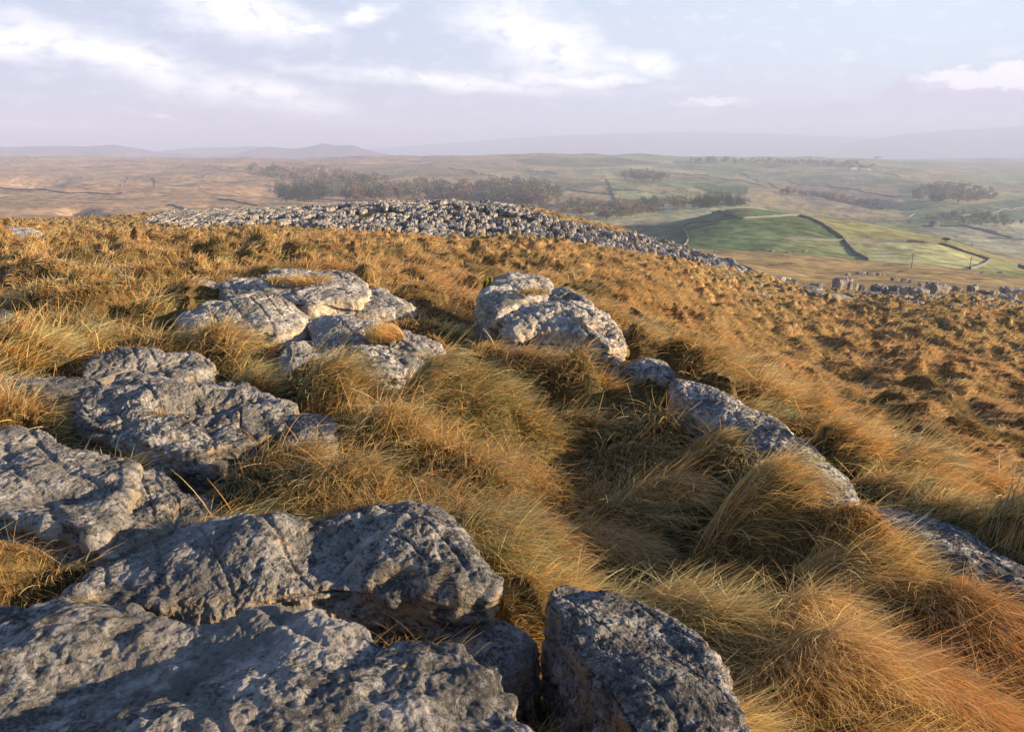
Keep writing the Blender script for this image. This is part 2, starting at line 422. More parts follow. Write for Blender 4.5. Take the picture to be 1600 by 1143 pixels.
FIELDS = [  # land-use patches on the green knoll and across the valley, traced as outlines, (outline, colour, ymin, ymax)
 ([(926,362),(1003,355),(1066,354),(1150,343),(1250,337),(1285,351),(1317,373),(1335,392),(1356,407),(1290,400),(1180,393),(1068,388),(1040,385),(900,372)], (.135,.185,.075), 200, 620),
 ([(1225,374),(1320,377),(1356,407),(1290,401),(1200,393)], (.19,.22,.09), 200, 620),
 ([(930,360),(1000,335),(1113,322),(1155,342),(1066,353),(1003,354)], (.16,.19,.08), 200, 620),
 ([(1113,326),(1150,320),(1230,322),(1250,337),(1155,342)], (.15,.17,.07), 200, 620),
 ([(1175,332),(1215,324),(1236,337),(1170,340)], (.12,.20,.07), 200, 620),
 ([(1250,337),(1230,322),(1330,334),(1420,352),(1470,372),(1470,381),(1418,378),(1320,376),(1285,351)], (.30,.29,.11), 200, 620),
 ([(1320,378),(1418,379),(1470,383),(1512,396),(1540,407),(1516,421),(1430,414),(1358,407)], (.36,.35,.16), 200, 620),
 ([(1470,372),(1520,390),(1600,412),(1640,430),(1560,435),(1516,421),(1545,408),(1512,394),(1470,381)], (.25,.25,.10), 200, 620),
 ([(1430,356),(1600,345),(1700,360),(1700,405),(1600,405),(1530,388),(1480,370)], (.32,.32,.20), 560, 1100),
 ([(1440,342),(1520,318),(1700,300),(1700,345),(1600,345),(1500,352)], (.13,.17,.09), 700, 1800),
 ([(948,284),(1002,293),(1062,300),(1100,305),(1000,316),(962,316)], (.25,.27,.13), 800, 2300),
 ([(955,314),(948,290),(880,300),(850,292),(900,280),(945,282)], (.23,.23,.12), 800, 2300),
 ([(1080,290),(1170,292),(1165,305),(1110,303)], (.09,.13,.06), 800, 2300),
 ([(740,285),(850,268),(950,275),(930,285),(830,300)], (.26,.23,.12), 800, 2500),
 ([(1050,250),(1200,252),(1250,262),(1060,262)], (.21,.24,.11), 1500, 4200),
 ([(800,248),(960,246),(1040,256),(900,262),(820,258)], (.17,.17,.08), 1500, 4200),
 ([(1120,270),(1340,266),(1450,285),(1430,298),(1250,300),(1150,290)], (.22,.22,.13), 900, 3000),
 ([(1240,285),(1420,290),(1410,320),(1330,330),(1200,305)], (.25,.22,.14), 700, 2400),
 ([(520,255),(700,262),(760,275),(640,278),(500,262)], (.25,.21,.11), 1200, 3500),
]
def col_valley(P):
    X, Y, Z = P.T
    px, py = project(X, Y, Z)
    n1 = sst(-.5, .5, fbm(X/90, Y/90, o=4, s=71)); n2 = sst(-.3, .5, fbm(X/300, Y/300, o=4, s=73))
    c = lerp(np.array([.48,.31,.165]), np.array([.35,.25,.135]), n1)
    c = lerp(c, np.array([.17,.17,.08]), n2*.6*sst(0, 1, (px-300)/700))
    slope = sst(620, 300, Y)
    c = lerp(c, np.array([.36,.25,.10]), slope*(px > 900))
    c = lerp(c, np.array([.13,.13,.07]), .75*sst(.1, .5, fbm(X/60+8, Y/25, o=4, s=77))*(1-slope)*sst(0, 1, (px-150)/500+.2))
    # wandering cell boundaries make the patchwork of enclosures
    d1, d2, idn, _, _ = worley2((X+40*perlin(X/200, Y/200, s=4))/230, (Y+60*perlin(X/200, Y/200, s=9))/330, 81)
    hsh = (idn % 31)/31.
    enc = sst(0, 1, (px-560)/500) * (Y > 650)
    pal = np.array([[.33,.28,.15],[.26,.31,.14],[.17,.235,.10],[.31,.27,.14],[.34,.36,.19]])[(idn % 5)]
    c = c*(1-.8*enc[:, None]) + pal*(.8*enc[:, None])
    for poly, cc, a, b in FIELDS:
        xs = [q[0] for q in poly]; ys = [q[1] for q in poly]
        m = (Y > a) & (Y < b) & (px > min(xs)) & (px < max(xs)) & (py > min(ys)) & (py < max(ys))
        ii = np.nonzero(m)[0]
        if len(ii):
            k = poly_mask(px[ii], py[ii], poly); ii = ii[k]
            c[ii] = np.array(cc)*(.9 + .2*n1[ii, None])
    return c
def col_plain(P):
    X, Y = P[:, 0], P[:, 1]
    d1, d2, idn, _, _ = worley2(X/500, Y/700, 85)
    pal = np.array([[.22,.20,.12],[.18,.21,.10],[.12,.15,.08],[.20,.18,.11],[.07,.08,.05]])[(idn % 5)]
    return pal

# distant fells ----------------------------------------------------------
def fell(name, pts, Y, depth, seed):
    xs = np.linspace(pts[0][0], pts[-1][0], 240); ys = np.interp(xs, [p[0] for p in pts], [p[1] for p in pts])
    ys = ys + .55*fbm(xs/13., xs*0+seed, o=4, s=seed)
    top = np.array([at(a, b, Y) for a, b in zip(xs, ys)])
    rows = []
    for t in np.linspace(-1, 1, 41):
        q = top.copy(); q[:, 1] = Y + t*depth; q[:, 0] *= (1 + t*depth/Y*.3)
        k = (1-abs(t))**.8 if t < 0 else 1-t*t
        n_ = fbm(q[:, 0]/420., q[:, 1]/420., o=4, s=seed+2)*18*min(1, abs(t)*4)
        q[:, 2] = -200 + (top[:, 2]+200)*k + n_
        rows.append(q)
    o = mesh_np(name, np.concatenate(rows), grid_faces(41, 240), M_fell); tag(o, kind='structure')
fell('hills', [(-420,236),(-200,226),(0,230),(90,228),(135,229),(178,226),(205,231),(240,239),(300,243),(340,262)], 6300, 1000, 3)
fell('hills', [(200,262),(230,238),(300,231),(400,229),(470,233),(600,240),(640,262)], 8600, 1100, 5)
fell('hills', [(310,262),(330,243),(370,240),(402,232),(415,229),(440,231),(460,233),(485,229),(503,224),(520,227),(548,227),(570,233),(600,241),(640,250),(700,262)], 6600, 800, 7)
fell('hills', [(430,262),(520,238),(640,228),(760,219),(860,212),(960,209),(1080,206),(1200,209),(1350,215),(1500,214),(1700,215),(1900,222),(2000,262)], 12800, 1400, 9)
fell('hills', [(1240,245),(1340,222),(1420,209),(1500,203),(1600,197),(1750,195),(1950,205),(2200,240)], 11000, 1300, 11)

# ------------------------------------------------------------------ rocks
TOPS = []
def catmull(P, m=14):
    P = np.asarray(P, float); n_ = len(P); out = []
    for i in range(n_):
        p0, p1, p2, p3 = P[i-1], P[i], P[(i+1) % n_], P[(i+2) % n_]
        for t in np.linspace(0, 1, m, endpoint=False):
            out.append(.5*((2*p1)+(-p0+p2)*t+(2*p0-5*p1+4*p2-p3)*t*t+(-p0+3*p1-3*p2+p3)*t**3))
    return np.array(out)
def ridge_z(outline, up):
    px, py = np.asarray(outline, float).mean(0); r_ = ray(px, py); Ys = np.linspace(2, 12, 800); g = zbase(r_[0]/r_[1]*Ys, Ys)
    return float(g[int(np.argmax(CZ + r_[2]/r_[1]*Ys < g + up))]) + up
def rock(name, outline, z0, label, cat='rock', group=None, tilt=(0, 0), H=.5, er=.10, dome=.02, dents=(), nt=360, nr=120, rough=1.0,
         mat=None, seed=1, under=.05, keep=.0, edge_drop=None, strat=1.0):
    ol = np.asarray(outline, float)
    if isinstance(z0, tuple): z0 = ridge_z(ol, z0[0])
    c_px = ol.mean(0)
    r = ray(*c_px); s = (z0-CZ)/r[2]; Xc, Yc = r[0]*s, r[1]*s
    def onplane(px, py):
        r = ray(px, py); s = (z0 - tilt[0]*Xc - tilt[1]*Yc - CZ)/(r[2] - tilt[0]*r[0] - tilt[1]*r[1]); return r[0]*s, r[1]*s
    W = np.array([onplane(*p) for p in ol]); Cn = catmull(W)
    cen = np.array([(Cn[:, 0].min()+Cn[:, 0].max())/2, (Cn[:, 1].min()+Cn[:, 1].max())/2])*.4 + Cn.mean(0)*.6
    D = Cn - cen; th = np.arctan2(D[:, 1], D[:, 0]); rr = np.hypot(*D.T)
    tg = np.linspace(-math.pi, math.pi, nt, endpoint=False)
    Rr = np.zeros(nt); b = ((th+math.pi)/(2*math.pi)*nt).astype(int) % nt
    np.maximum.at(Rr, b, rr)
    ok = Rr > 0; idx = np.arange(nt)
    Rr = np.interp(idx, np.concatenate([idx[ok]-nt, idx[ok], idx[ok]+nt]), np.tile(Rr[ok], 3))
    kk = np.array([1, 2, 3, 2, 1.])/9
    for _ in range(2): Rr = np.convolve(np.concatenate([Rr[-2:], Rr, Rr[:2]]), kk, 'valid')
    size = math.sqrt(abs(np.sum(Cn[:, 0]*np.roll(Cn[:, 1], 1)-Cn[:, 1]*np.roll(Cn[:, 0], 1)))/2)
    ROCKS.append(np.stack([cen[0]+Rr*np.cos(tg), cen[1]+Rr*np.sin(tg)], 1)[::max(1, nt//90)])
    ct, st = np.cos(tg), np.sin(tg)
    n1 = int(nr*.62); n2 = int(nr*.12); n3 = nr-n1-n2
    rows = []; ej = er*(1+.5*perlin(ct*2+seed, st*2, s=seed)); ej = np.minimum(ej, Rr*.6)
    ed = (edge_drop if edge_drop is not None else er*.8)
    for i in range(n1):
        q = (i+.02)/n1; q = q**.75; rad = (Rr-ej)*q
        rows.append((rad, np.zeros(nt)+dome*(1-q*q), np.zeros(nt)))
    for i in range(n2):
        ph = (i+.5)/n2*math.pi/2
        rows.append((Rr-ej+ej*math.sin(ph), -ed*(1-math.cos(ph))+np.zeros(nt), np.zeros(nt)+i/n2*.4))
    for i in range(n3):
        q = (i+1)/n3
        ang3 = perlin(ct*3+7+seed, st*3, np.full(nt, q*1.5), s=seed+3)
        rad = Rr*(1 - under*q) + .05*ang3*math.sin(min(1, q*2)*math.pi/2)*min(size, 1.2) - .35*Rr*max(0, q-.8)
        rows.append((rad, -ed - q*H + np.zeros(nt), np.ones(nt)*(.4+.6*q)))
    Q = np.array([r_[0] for r_ in rows]); ZR = np.array([r_[1] for r_ in rows])
    X = cen[0]+Q*ct; Y = cen[1]+Q*st
    Z = z0 + tilt[0]*(X-Xc) + tilt[1]*(Y-Yc) + ZR
    for (dx, dy, rad, dep, *asp) in dents:
        ex, ey = onplane(dx, dy); ax, ang = (asp + [1, 0])[:2] if asp else (1, 0)
        vx, vy = X-ex, Y-ey; ca, sa = math.cos(R(ang)), math.sin(R(ang))
        a_, b_ = (vx*ca+vy*sa)/(rad*ax), (-vx*sa+vy*ca)/rad
        Z = Z - dep*np.exp(-(a_**2+b_**2)**1.3)
    P = np.stack([X, Y, Z], -1)
    du = np.roll(P, -1, 1)-np.roll(P, 1, 1); dr = np.gradient(P, axis=0)
    Nn = np.cross(dr, du); Nn /= np.linalg.norm(Nn, axis=-1)[..., None]+1e-9
    if Nn[n1//2, :, 2].mean() < 0: Nn = -Nn
    x, y, z = P[..., 0]+seed*3.1, P[..., 1], P[..., 2]
    sz = min(size, 1.4)
    side = np.clip(1-Nn[..., 2], 0, 1)
    d = .034*sz*fbm(x*2.1/sz, y*2.1/sz, z*2.1/sz, o=3, s=seed)
    ridg = 1-np.abs(perlin(x*5.2/sz, y*5.2/sz, z*5.2/sz, s=seed+9))*2
    d += .010*sz*ridg*(.3+1.6*side)
    d += .010*sz*fbm(x*13/sz, y*13/sz, z*13/sz, o=4, s=seed+13, gain=.62)*rough*(1+.8*side)
    lay = perlin(x*1.6/sz, y*1.6/sz, z*15/sz, s=seed+17); d += .030*sz*lay*side*strat
    led = np.abs(perlin(x*.9/sz, y*.9/sz, z*7/sz+seed, s=seed+18)); d -= .040*sz*sst(.07, 0, led)*sst(.25, .7, side)*strat
    run = np.abs(perlin((x*.8+y*.5)*4.2/sz, (y*.8-x*.5)*1.1/sz, s=seed+19)); d -= .012*sz*sst(.10, 0, run)*sst(.5, .1, side)*rough
    pit = perlin(x*19/sz, y*19/sz, z*19/sz, s=seed+21); d -= .008*sz*sst(.28, .62, pit)*rough
    cr = np.abs(perlin(x*2.6/sz+3, y*2.6/sz, z*1.2/sz, s=seed+25)); d -= .022*sz*sst(.05, .0, cr)*rough*sst(-.1, .3, perlin(x*1.1, y*1.1, z+5, s=seed+27))
    P = P + Nn*(d*sst(0, .3, Q/size)[..., None]*.999 + d.mean()*.001*0)[..., None] if False else P + Nn*d[..., None]
    V = P.reshape(-1, 3)
    # close the middle with the innermost ring
    inner = P[0].mean(0); V = np.concatenate([V, inner[None]])
    Fq = grid_faces(len(rows), nt, wrap=True)
    j = np.arange(nt); cap = np.stack([np.full(nt, len(V)-1), (j+1) % nt, j, j], 1)
    gz = float(zbase(np.array([cen[0]]), np.array([cen[1]]))[0])
    org = np.array([cen[0], cen[1], gz])
    me = mesh_np(name, V-org, np.concatenate([Fq, cap[:0]]), mat or M_near, link=False)
    o = bpy.data.objects.new(name, me); col.objects.link(o); o.location = org
    tag(o, label, cat, group)
    TOPS.append((o, P))
    return o

G1 = 'boulders of the foreground outcrop'
rock('limestone_slab', [(-260,960),(-120,940),(0,934),(60,929),(100,934),(160,944),(215,956),(265,962),(330,948),(390,936),(440,932),(500,941),(560,958),(610,976),(680,979),(730,993),(770,1014),(800,1045),(818,1082),(850,1112),(890,1160),(960,1300),(700,1420),(200,1450),(-300,1350)],
     .34, 'biggest dark grey limestone slab, filling the bottom left corner, pitted and crusted with lichen', group=G1, tilt=(.12, .05), H=.75, er=.09, dome=.03, nt=900, nr=380, seed=2,
     dents=[(360,1005,.14,.03,1.8,-10),(560,1010,.12,.03,1.4,40),(120,1080,.2,.06),(760,1100,.12,.03),(420,1110,.25,-.05,1.4,30)])
rock('limestone_slab', [(93,918),(120,893),(150,872),(200,845),(250,826),(300,813),(400,803),(470,809),(510,801),(560,788),(620,779),(680,783),(712,797),(738,830),(752,858),(770,880),(780,908),(700,915),(620,905),(560,903),(480,912),(400,928),(265,935),(160,922)],
     .23, 'long humped limestone slab with a warm pitted end, just behind the biggest dark slab', group=G1, tilt=(.05, .10), H=.55, er=.085, dome=.035, nt=800, nr=330, seed=5,
     dents=[(520,852,.13,.07,1.6,-15),(440,835,.12,-.035),(640,835,.2,-.05,1.2,-20),(200,900,.15,.03)])
rock('limestone_block', [(855,918),(870,908),(895,907),(960,923),(1040,948),(1085,975),(1110,1005),(1135,1045),(1160,1095),(1180,1150),(1200,1260),(1100,1300),(1020,1220),(985,1120),(950,1065),(905,1020),(878,970)],
     .22, 'blue grey limestone block standing alone at the bottom centre, right of a deep dark cleft', group=G1, tilt=(.02, -.02), H=.75, er=.05, dome=.02, nt=700, nr=330, seed=8, under=-.03,
     dents=[(1050,1010,.10,.035,2.0,-60),(905,930,.06,.03)])
rock('limestone_boulder', [(700,962),(740,955),(790,962),(835,985),(838,1005),(810,1035),(780,1060),(740,1040),(700,1000)],
     .06, 'small rough limestone lump wedged at the right end of the long humped slab', group=G1, H=.4, er=.06, dome=.02, nt=300, nr=130, seed=12, rough=1.5)
rock('limestone_slab', [(-200,690),(-80,672),(0,668),(60,671),(105,689),(150,700),(190,710),(203,722),(200,760),(190,800),(150,830),(100,815),(60,808),(0,806),(-100,815),(-220,780)],
     .17, 'blue grey slab with an overhanging ragged edge at the left margin, below the holed boulder', group=G1, tilt=(.04, -.02), H=.8, er=.045, dome=.03, nt=600, nr=260, seed=14, under=.12,
     dents=[(100,770,.10,.05,2,20),(30,700,.2,.03)])
rock('limestone_boulder', [(185,735),(212,727),(240,727),(265,742),(290,763),(330,770),(337,785),(335,800),(290,822),(240,838),(190,858),(160,862),(150,830),(170,780)],
     .10, 'knobbly orange tinged limestone lobe right of the overhanging slab, lit by low sun', group=G1, tilt=(-.12, -.05), H=.5, er=.07, dome=.03, nt=400, nr=200, seed=17, rough=1.7, under=.1,
     dents=[(225,790,.07,.06,1.5,70),(280,800,.05,.03)])
rock('limestone_boulder', [(120,640),(118,618),(128,600),(165,598),(190,584),(240,592),(300,592),(320,590),(375,589),(400,597),(422,612),(448,622),(468,638),(466,652),(440,668),(400,684),(352,694),(310,706),(250,700),(190,675),(140,660)],
     .13, 'large pale limestone boulder with a grass filled hollow in its top, left of centre', group=G1, tilt=(-.02, .0), H=.6, er=.075, dome=.05, nt=800, nr=330, seed=19, rough=1.3, under=.1,
     dents=[(318,630,.19,.16,1.7,12),(262,622,.12,-.06,2.0,55),(400,640,.15,-.03),(180,640,.12,.05)])
rock('limestone_boulder', [(440,668),(455,645),(490,643),(518,648),(527,658),(520,690),(495,705),(455,710),(430,700)],
     .10, 'blunt limestone nose jutting from the right of the grass hollowed boulder', group=G1, H=.4, er=.06, dome=.02, nt=300, nr=150, seed=23, rough=1.6, under=.15)
rock('limestone_slab', [(128,566),(145,552),(180,542),(230,541),(262,552),(300,549),(322,556),(337,568),(310,580),(280,590),(230,588),(190,582),(150,592),(130,585)],
     .10, 'flat pale limestone slab directly behind the grass hollowed boulder', group=G1, tilt=(0, .03), H=.4, er=.06, dome=.03, nt=450, nr=180, seed=26, rough=1.2, dents=[(240,572,.16,.06,2,10)])
rock('limestone_slab', [(-160,600),(-60,588),(0,584),(60,586),(110,583),(140,590),(158,602),(140,612),(80,612),(0,610),(-100,618)],
     .13, 'low pale limestone ledge mostly buried in straw grass at the left margin', group=G1, tilt=(0, .03), H=.3, er=.07, dome=.02, nt=360, nr=140, seed=29)
G2 = 'boulders of the second outcrop'
rock('limestone_slab', [(343,448),(345,436),(360,431),(390,428),(425,418),(450,416),(500,419),(540,420),(565,433),(577,450),(560,462),(520,464),(482,476),(450,462),(400,460),(360,462)],
     .12, 'broad whitish limestone slab with a straw tuft on top, highest of the second outcrop', group=G2, tilt=(-.0, .035), H=.6, er=.10, dome=.05, nt=500, nr=210, seed=31, mat=M_mid, under=.06,
     dents=[(400,445,.4,.06,1.8,0),(460,440,.25,.04)])
rock('limestone_boulder', [(276,484),(300,474),(320,466),(360,465),(400,462),(430,460),(465,470),(482,487),(478,500),(440,512),(400,510),(350,505),(300,500)],
     .09, 'dark crusted limestone boulder with a pale rounded right end, below the broad slab', group=G2, tilt=(-.03, .02), H=.5, er=.16, dome=.08, nt=450, nr=200, seed=34, mat=M_mid, under=.05,
     dents=[(430,478,.2,-.06),(330,480,.3,.03)])
rock('limestone_boulder', [(483,500),(495,491),(520,489),(550,498),(600,504),(640,514),(680,528),(700,543),(690,552),(640,548),(600,540),(560,536),(520,534),(490,530)],
     -.01, 'long grey limestone boulder behind the low whitish block, sharing a straw tuft with it', group=G2, tilt=(-.04, .02), H=.5, er=.12, dome=.06, nt=450, nr=190, seed=37, mat=M_mid)
rock('limestone_boulder', [(434,556),(440,545),(462,531),(480,532),(495,543),(540,546),(580,538),(620,538),(650,548),(662,558),(650,568),(600,574),(540,574),(490,572),(450,570)],
     -.03, 'low whitish block with a rounded left knob and dark undercut, lowest of the second outcrop', group=G2, tilt=(-.02, .01), H=.4, er=.13, dome=.05, nt=500, nr=210, seed=40, mat=M_mid, under=.22,
     dents=[(505,545,.12,.06,1.2,90),(465,545,.12,-.05)])
rock('limestone_boulder', [(520,478),(545,462),(570,450),(590,446),(615,455),(645,470),(640,478),(600,482),(560,484)],
     -.04, 'small white limestone boulder at the right foot of the broad whitish slab', group=G2, tilt=(-.02, .0), H=.4, er=.15, dome=.06, nt=300, nr=130, seed=43, mat=M_mid)
rock('limestone_slab', [(198,487),(215,480),(240,474),(270,473),(278,480),(250,486),(215,491)],
     .0, 'small flat limestone slab poking out of grass left of the dark crusted boulder', group=G2, tilt=(0, .02), H=.25, er=.10, dome=.03, nt=240, nr=90, seed=46, mat=M_mid)
rock('limestone_slab', [(272,440),(295,436),(330,436),(350,441),(320,445),(280,445)],
     -.04, 'thin flat limestone slab just left of the broad whitish slab', group=G2, tilt=(0, .03), H=.25, er=.10, dome=.03, nt=240, nr=90, seed=48, mat=M_mid)
rock('limestone_slab', [(203,462),(212,456),(232,453),(240,457),(225,463)],
     -.10, 'smallest grey limestone slab in the grass left of the second outcrop', group=G2, H=.25, er=.10, dome=.03, nt=200, nr=80, seed=49, mat=M_mid)
G3 = 'boulders of the mossy outcrop'
rock('limestone_boulder', [(748,446),(760,432),(785,426),(820,423),(855,427),(868,440),(860,458),(835,466),(800,478),(770,480),(752,465)],
     .10, 'tall white limestone boulder with moss on its left side, back left of the mossy outcrop', group=G3, tilt=(-.03, .0), H=.7, er=.22, dome=.06, nt=450, nr=210, seed=52, mat=M_mid,
     dents=[(810,452,.2,.08),(850,440,.15,.04)])
rock('limestone_boulder', [(782,487),(800,472),(835,466),(870,468),(905,466),(935,478),(955,490),(972,512),(974,530),(960,540),(930,530),(890,516),(840,507),(800,505)],
     .0, 'big white boulder with moss along its crest and black pits, front of the mossy outcrop', group=G3, tilt=(-.08, .05), H=.65, er=.16, dome=.10, nt=600, nr=260, seed=55, mat=M_mid, under=.02, rough=1.5,
     dents=[(880,485,.12,.04,2,-20),(940,520,.12,.06)])
rock('limestone_boulder', [(862,450),(880,446),(905,454),(925,467),(930,478),(905,472),(880,466),(858,462)],
     .04, 'narrow speckled limestone block behind the big white mossy boulder', group=G3, tilt=(-.05, 0), H=.5, er=.13, dome=.05, nt=300, nr=120, seed=58, mat=M_mid)
G4 = 'slabs breaking through the grassy ridge'
rock('limestone_slab', [(968,566),(985,556),(1015,555),(1045,564),(1056,578),(1045,588),(1010,580),(980,574)],
     (.28,), 'small whitish limestone slab at the upper end of the grassy ridge', group=G4, tilt=(-.1, 0), H=.4, er=.12, dome=.05, nt=300, nr=130, seed=61, mat=M_mid)
rock('limestone_slab', [(1048,586),(1075,590),(1110,603),(1150,622),(1190,645),(1235,668),(1230,690),(1190,690),(1150,668),(1100,640),(1060,610)],
     (.21,), 'long low limestone slab running down the ridge crest, second from the top', group=G4, tilt=(-.14, .02), H=.5, er=.10, dome=.05, nt=450, nr=170, seed=64, mat=M_mid)
rock('limestone_slab', [(1165,668),(1200,650),(1240,672),(1280,700),(1315,732),(1336,760),(1340,785),(1300,775),(1270,752),(1230,730),(1190,700)],
     (.23,), 'pale limestone slab with a black notch and a broken end, midway down the grassy ridge', group=G4, tilt=(-.14, .02), H=.6, er=.07, dome=.04, nt=500, nr=200, seed=67, mat=M_mid, dents=[(1285,712,.06,.05)])
rock('limestone_slab', [(1335,790),(1360,784),(1420,793),(1480,815),(1530,838),(1590,870),(1660,915),(1700,960),(1640,960),(1580,925),(1520,905),(1450,870),(1380,825)],
     (.27,), 'flat blue grey limestone slab at the right margin, lowest on the grassy ridge', group=G4, tilt=(-.08, .02), H=.5, er=.08, dome=.03, nt=500, nr=200, seed=70, mat=M_mid)
G5 = 'rocks in the upper left grass'
rock('limestone_boulder', [(-40,362),(-10,356),(30,354),(62,357),(70,362),(66,366),(30,367),(-30,368)],
     -.62, 'isolated white limestone boulder on the grassy skyline at the far left', H=.6, er=.3, dome=.08, nt=260, nr=110, seed=73, mat=M_mid, group=G5)
rock('limestone_slab', [(-50,490),(0,485),(35,486),(52,494),(30,500),(-40,500)],
     .0, 'grey limestone slab at the left margin, in shadowed grass above the buried ledge', H=.3, er=.14, dome=.05, nt=240, nr=90, seed=75, mat=M_mid, group=G5)
print('rocks', time.time()-T0)
g_near, NU, NV, NZ = ground('hillside', -2.2, 130, .0036, .0023, .78, M_soil, col_near)
ground('valley', 130, 5000, .0042, .0026, .78, M_valley, col_valley)
ground('far_plain', 5000, 33000, .02, .01, .9, M_plain, col_plain)
print('ground', time.time()-T0)
def znear(X, Y):
    Yb = Y+3; a = np.interp(np.log(Yb), NV, np.arange(len(NV))); b = np.interp(X/Yb, NU, np.arange(len(NU)))
    return bilin(NZ, a, b)

# ------------------------------------------------------------------ small rock prototypes, copied over pavement and slopes
def proto(seed, slab=False, nt=26, nr=12):
    r_ = np.random.default_rng(seed)
    tg = np.linspace(-math.pi, math.pi, nt, endpoint=False); ct, st = np.cos(tg), np.sin(tg)
    p_ = 5.0; base = 1/(np.abs(ct)**p_+np.abs(st)**p_)**(1/p_)
    base *= 1 + .22*perlin(ct*1.6+seed, st*1.6, s=seed)
    rows = []
    for i in range(nr):
        t = i/(nr-1)
        if t < .45: q = (t/.45)*.86; z = .06*(1-q*q)
        elif t < .62: ph = (t-.45)/.17*math.pi/2; q = .86+.14*math.sin(ph); z = -.16*(1-math.cos(ph))
        else: k = (t-.62)/.38; q = 1-.1*k; z = -.16-1.1*k
        rows.append(np.stack([base*q*ct, base*q*st, np.full(nt, z)], 1))
    P = np.array(rows); x, y, z = P[..., 0], P[..., 1], P[..., 2]
    P[..., 2] += .16*fbm(x*1.7+seed*5, y*1.7, o=3, s=seed)*(z > -1) + .10*perlin(x*4+seed, y*4, z*4, s=seed+4)
    P[..., 0] += .10*perlin(x*2.5, y*2.5+seed*3, z*3, s=seed+5); P[..., 1] += .10*perlin(x*2.5+9, y*2.5+seed, z*3, s=seed+6)
    V = P.reshape(-1, 3); V = np.concatenate([V, P[0].mean(0)[None]])
    Fq = grid_faces(nr, nt, wrap=True)
    return V, Fq
PV = [proto(100+i) for i in range(10)]
PM = [mesh_np('limestone_block', v, f, M_far, link=False) for v, f in PV]
PM2 = []
for i in range(5):
    v, f = proto(140+i, nt=56, nr=26); PM2.append(mesh_np('limestone_boulder', v, f, M_far, link=False))
spots = []
def rock_xform(v, loc, sx, sy, sz, rz, tx=0, ty=0):
    c, s = math.cos(rz), math.sin(rz)
    x = v[:, 0]*sx; y = v[:, 1]*sy; z = v[:, 2]*sz + tx*x + ty*y
    return np.stack([x*c-y*s+loc[0], x*s+y*c+loc[1], z+loc[2]], 1)
# clints: rows of blocks parted by grikes that run roughly away from us
gx = np.arange(-60, 45, .70); gy = np.arange(48, 122, 1.7)
GX, GY = np.meshgrid(gx, gy); GX = GX.ravel(); GY = GY.ravel(); COLK = np.round(GX/.70).astype(int)
GX = GX + rng.uniform(-.13, .13, GX.shape) + .5*perlin(GX*.15, GY*.12, s=95) + .3*perlin(GX*.4, GY*.3, s=96); GY = GY + rng.uniform(-.9, .9, GY.shape)
ang0 = .30
Xc_ = GX + (GY-80)*.04; Yc_ = GY
pm = pave_mask(Xc_, Yc_)
gap = fbm(Xc_/5., Yc_/7., o=3, s=90)
keepm = (pm > .45) & (gap > -.30) & (rng.uniform(size=pm.shape) < .95)
COLK = COLK[keepm]; Xc_, Yc_ = Xc_[keepm], Yc_[keepm]; Zc = zfull(Xc_, Yc_)
zb = zbase(Xc_, Yc_)
items = []
for X, Y, Z, ck in zip(Xc_, Yc_, zb, COLK):
    s = rng.uniform(.21, .34)*(1.8 if rng.uniform() < .12 else 1)
    hgt = .30 + .24*(((int(ck)*7919+int(Y/9)*131) % 17)/17.) + rng.uniform(-.04, .06) + .16*float(perlin(np.array([X/3.]), np.array([Y/3.]), s=92)[0])
    items.append((s/Y, X, Y, Z, s, s*rng.uniform(1.8, 4.2), hgt, rng.normal(.0, .09), rng.integers(10), rng.normal(0, .09), rng.normal(0, .07)))
items.sort(key=lambda t: -t[0])
restV, restF, off = [], [], 0
nshown = 0
for kk_, (q, X, Y, Z, s, sy, hgt, rz, pi_, tx, ty) in enumerate(items):
    px, py = project(np.array([X]), np.array([Y]), np.array([Z+.4]))
    infr = (-10 < px[0] < 1610)
    if nshown < 290 and infr:
        o = bpy.data.objects.new('limestone_clint', PM[pi_]); col.objects.link(o)
        o.location = (X, Y, Z+max(.15, hgt)); o.scale = (s, sy, max(.7, hgt+.3)); o.rotation_euler = (ty, -tx, rz)
        tag(o, 'small blocky grey limestone clint packed into the fissured pavement beyond the grass', 'limestone block', 'clints of the limestone pavement')
        nshown += 1
    else:
        v, f = PV[pi_]; restV.append(rock_xform(v, (X, Y, Z+max(.15, hgt)), s, sy, max(.7, hgt+.3), rz, tx, ty)); restF.append(f+off); off += len(v)
o = mesh_np('limestone_pavement', np.concatenate(restV), np.concatenate(restF), M_far)
tag(o, 'fissured grey limestone pavement crossing the view beyond the golden grass slope', 'limestone pavement', kind='stuff')
print('clints', len(items), time.time()-T0)

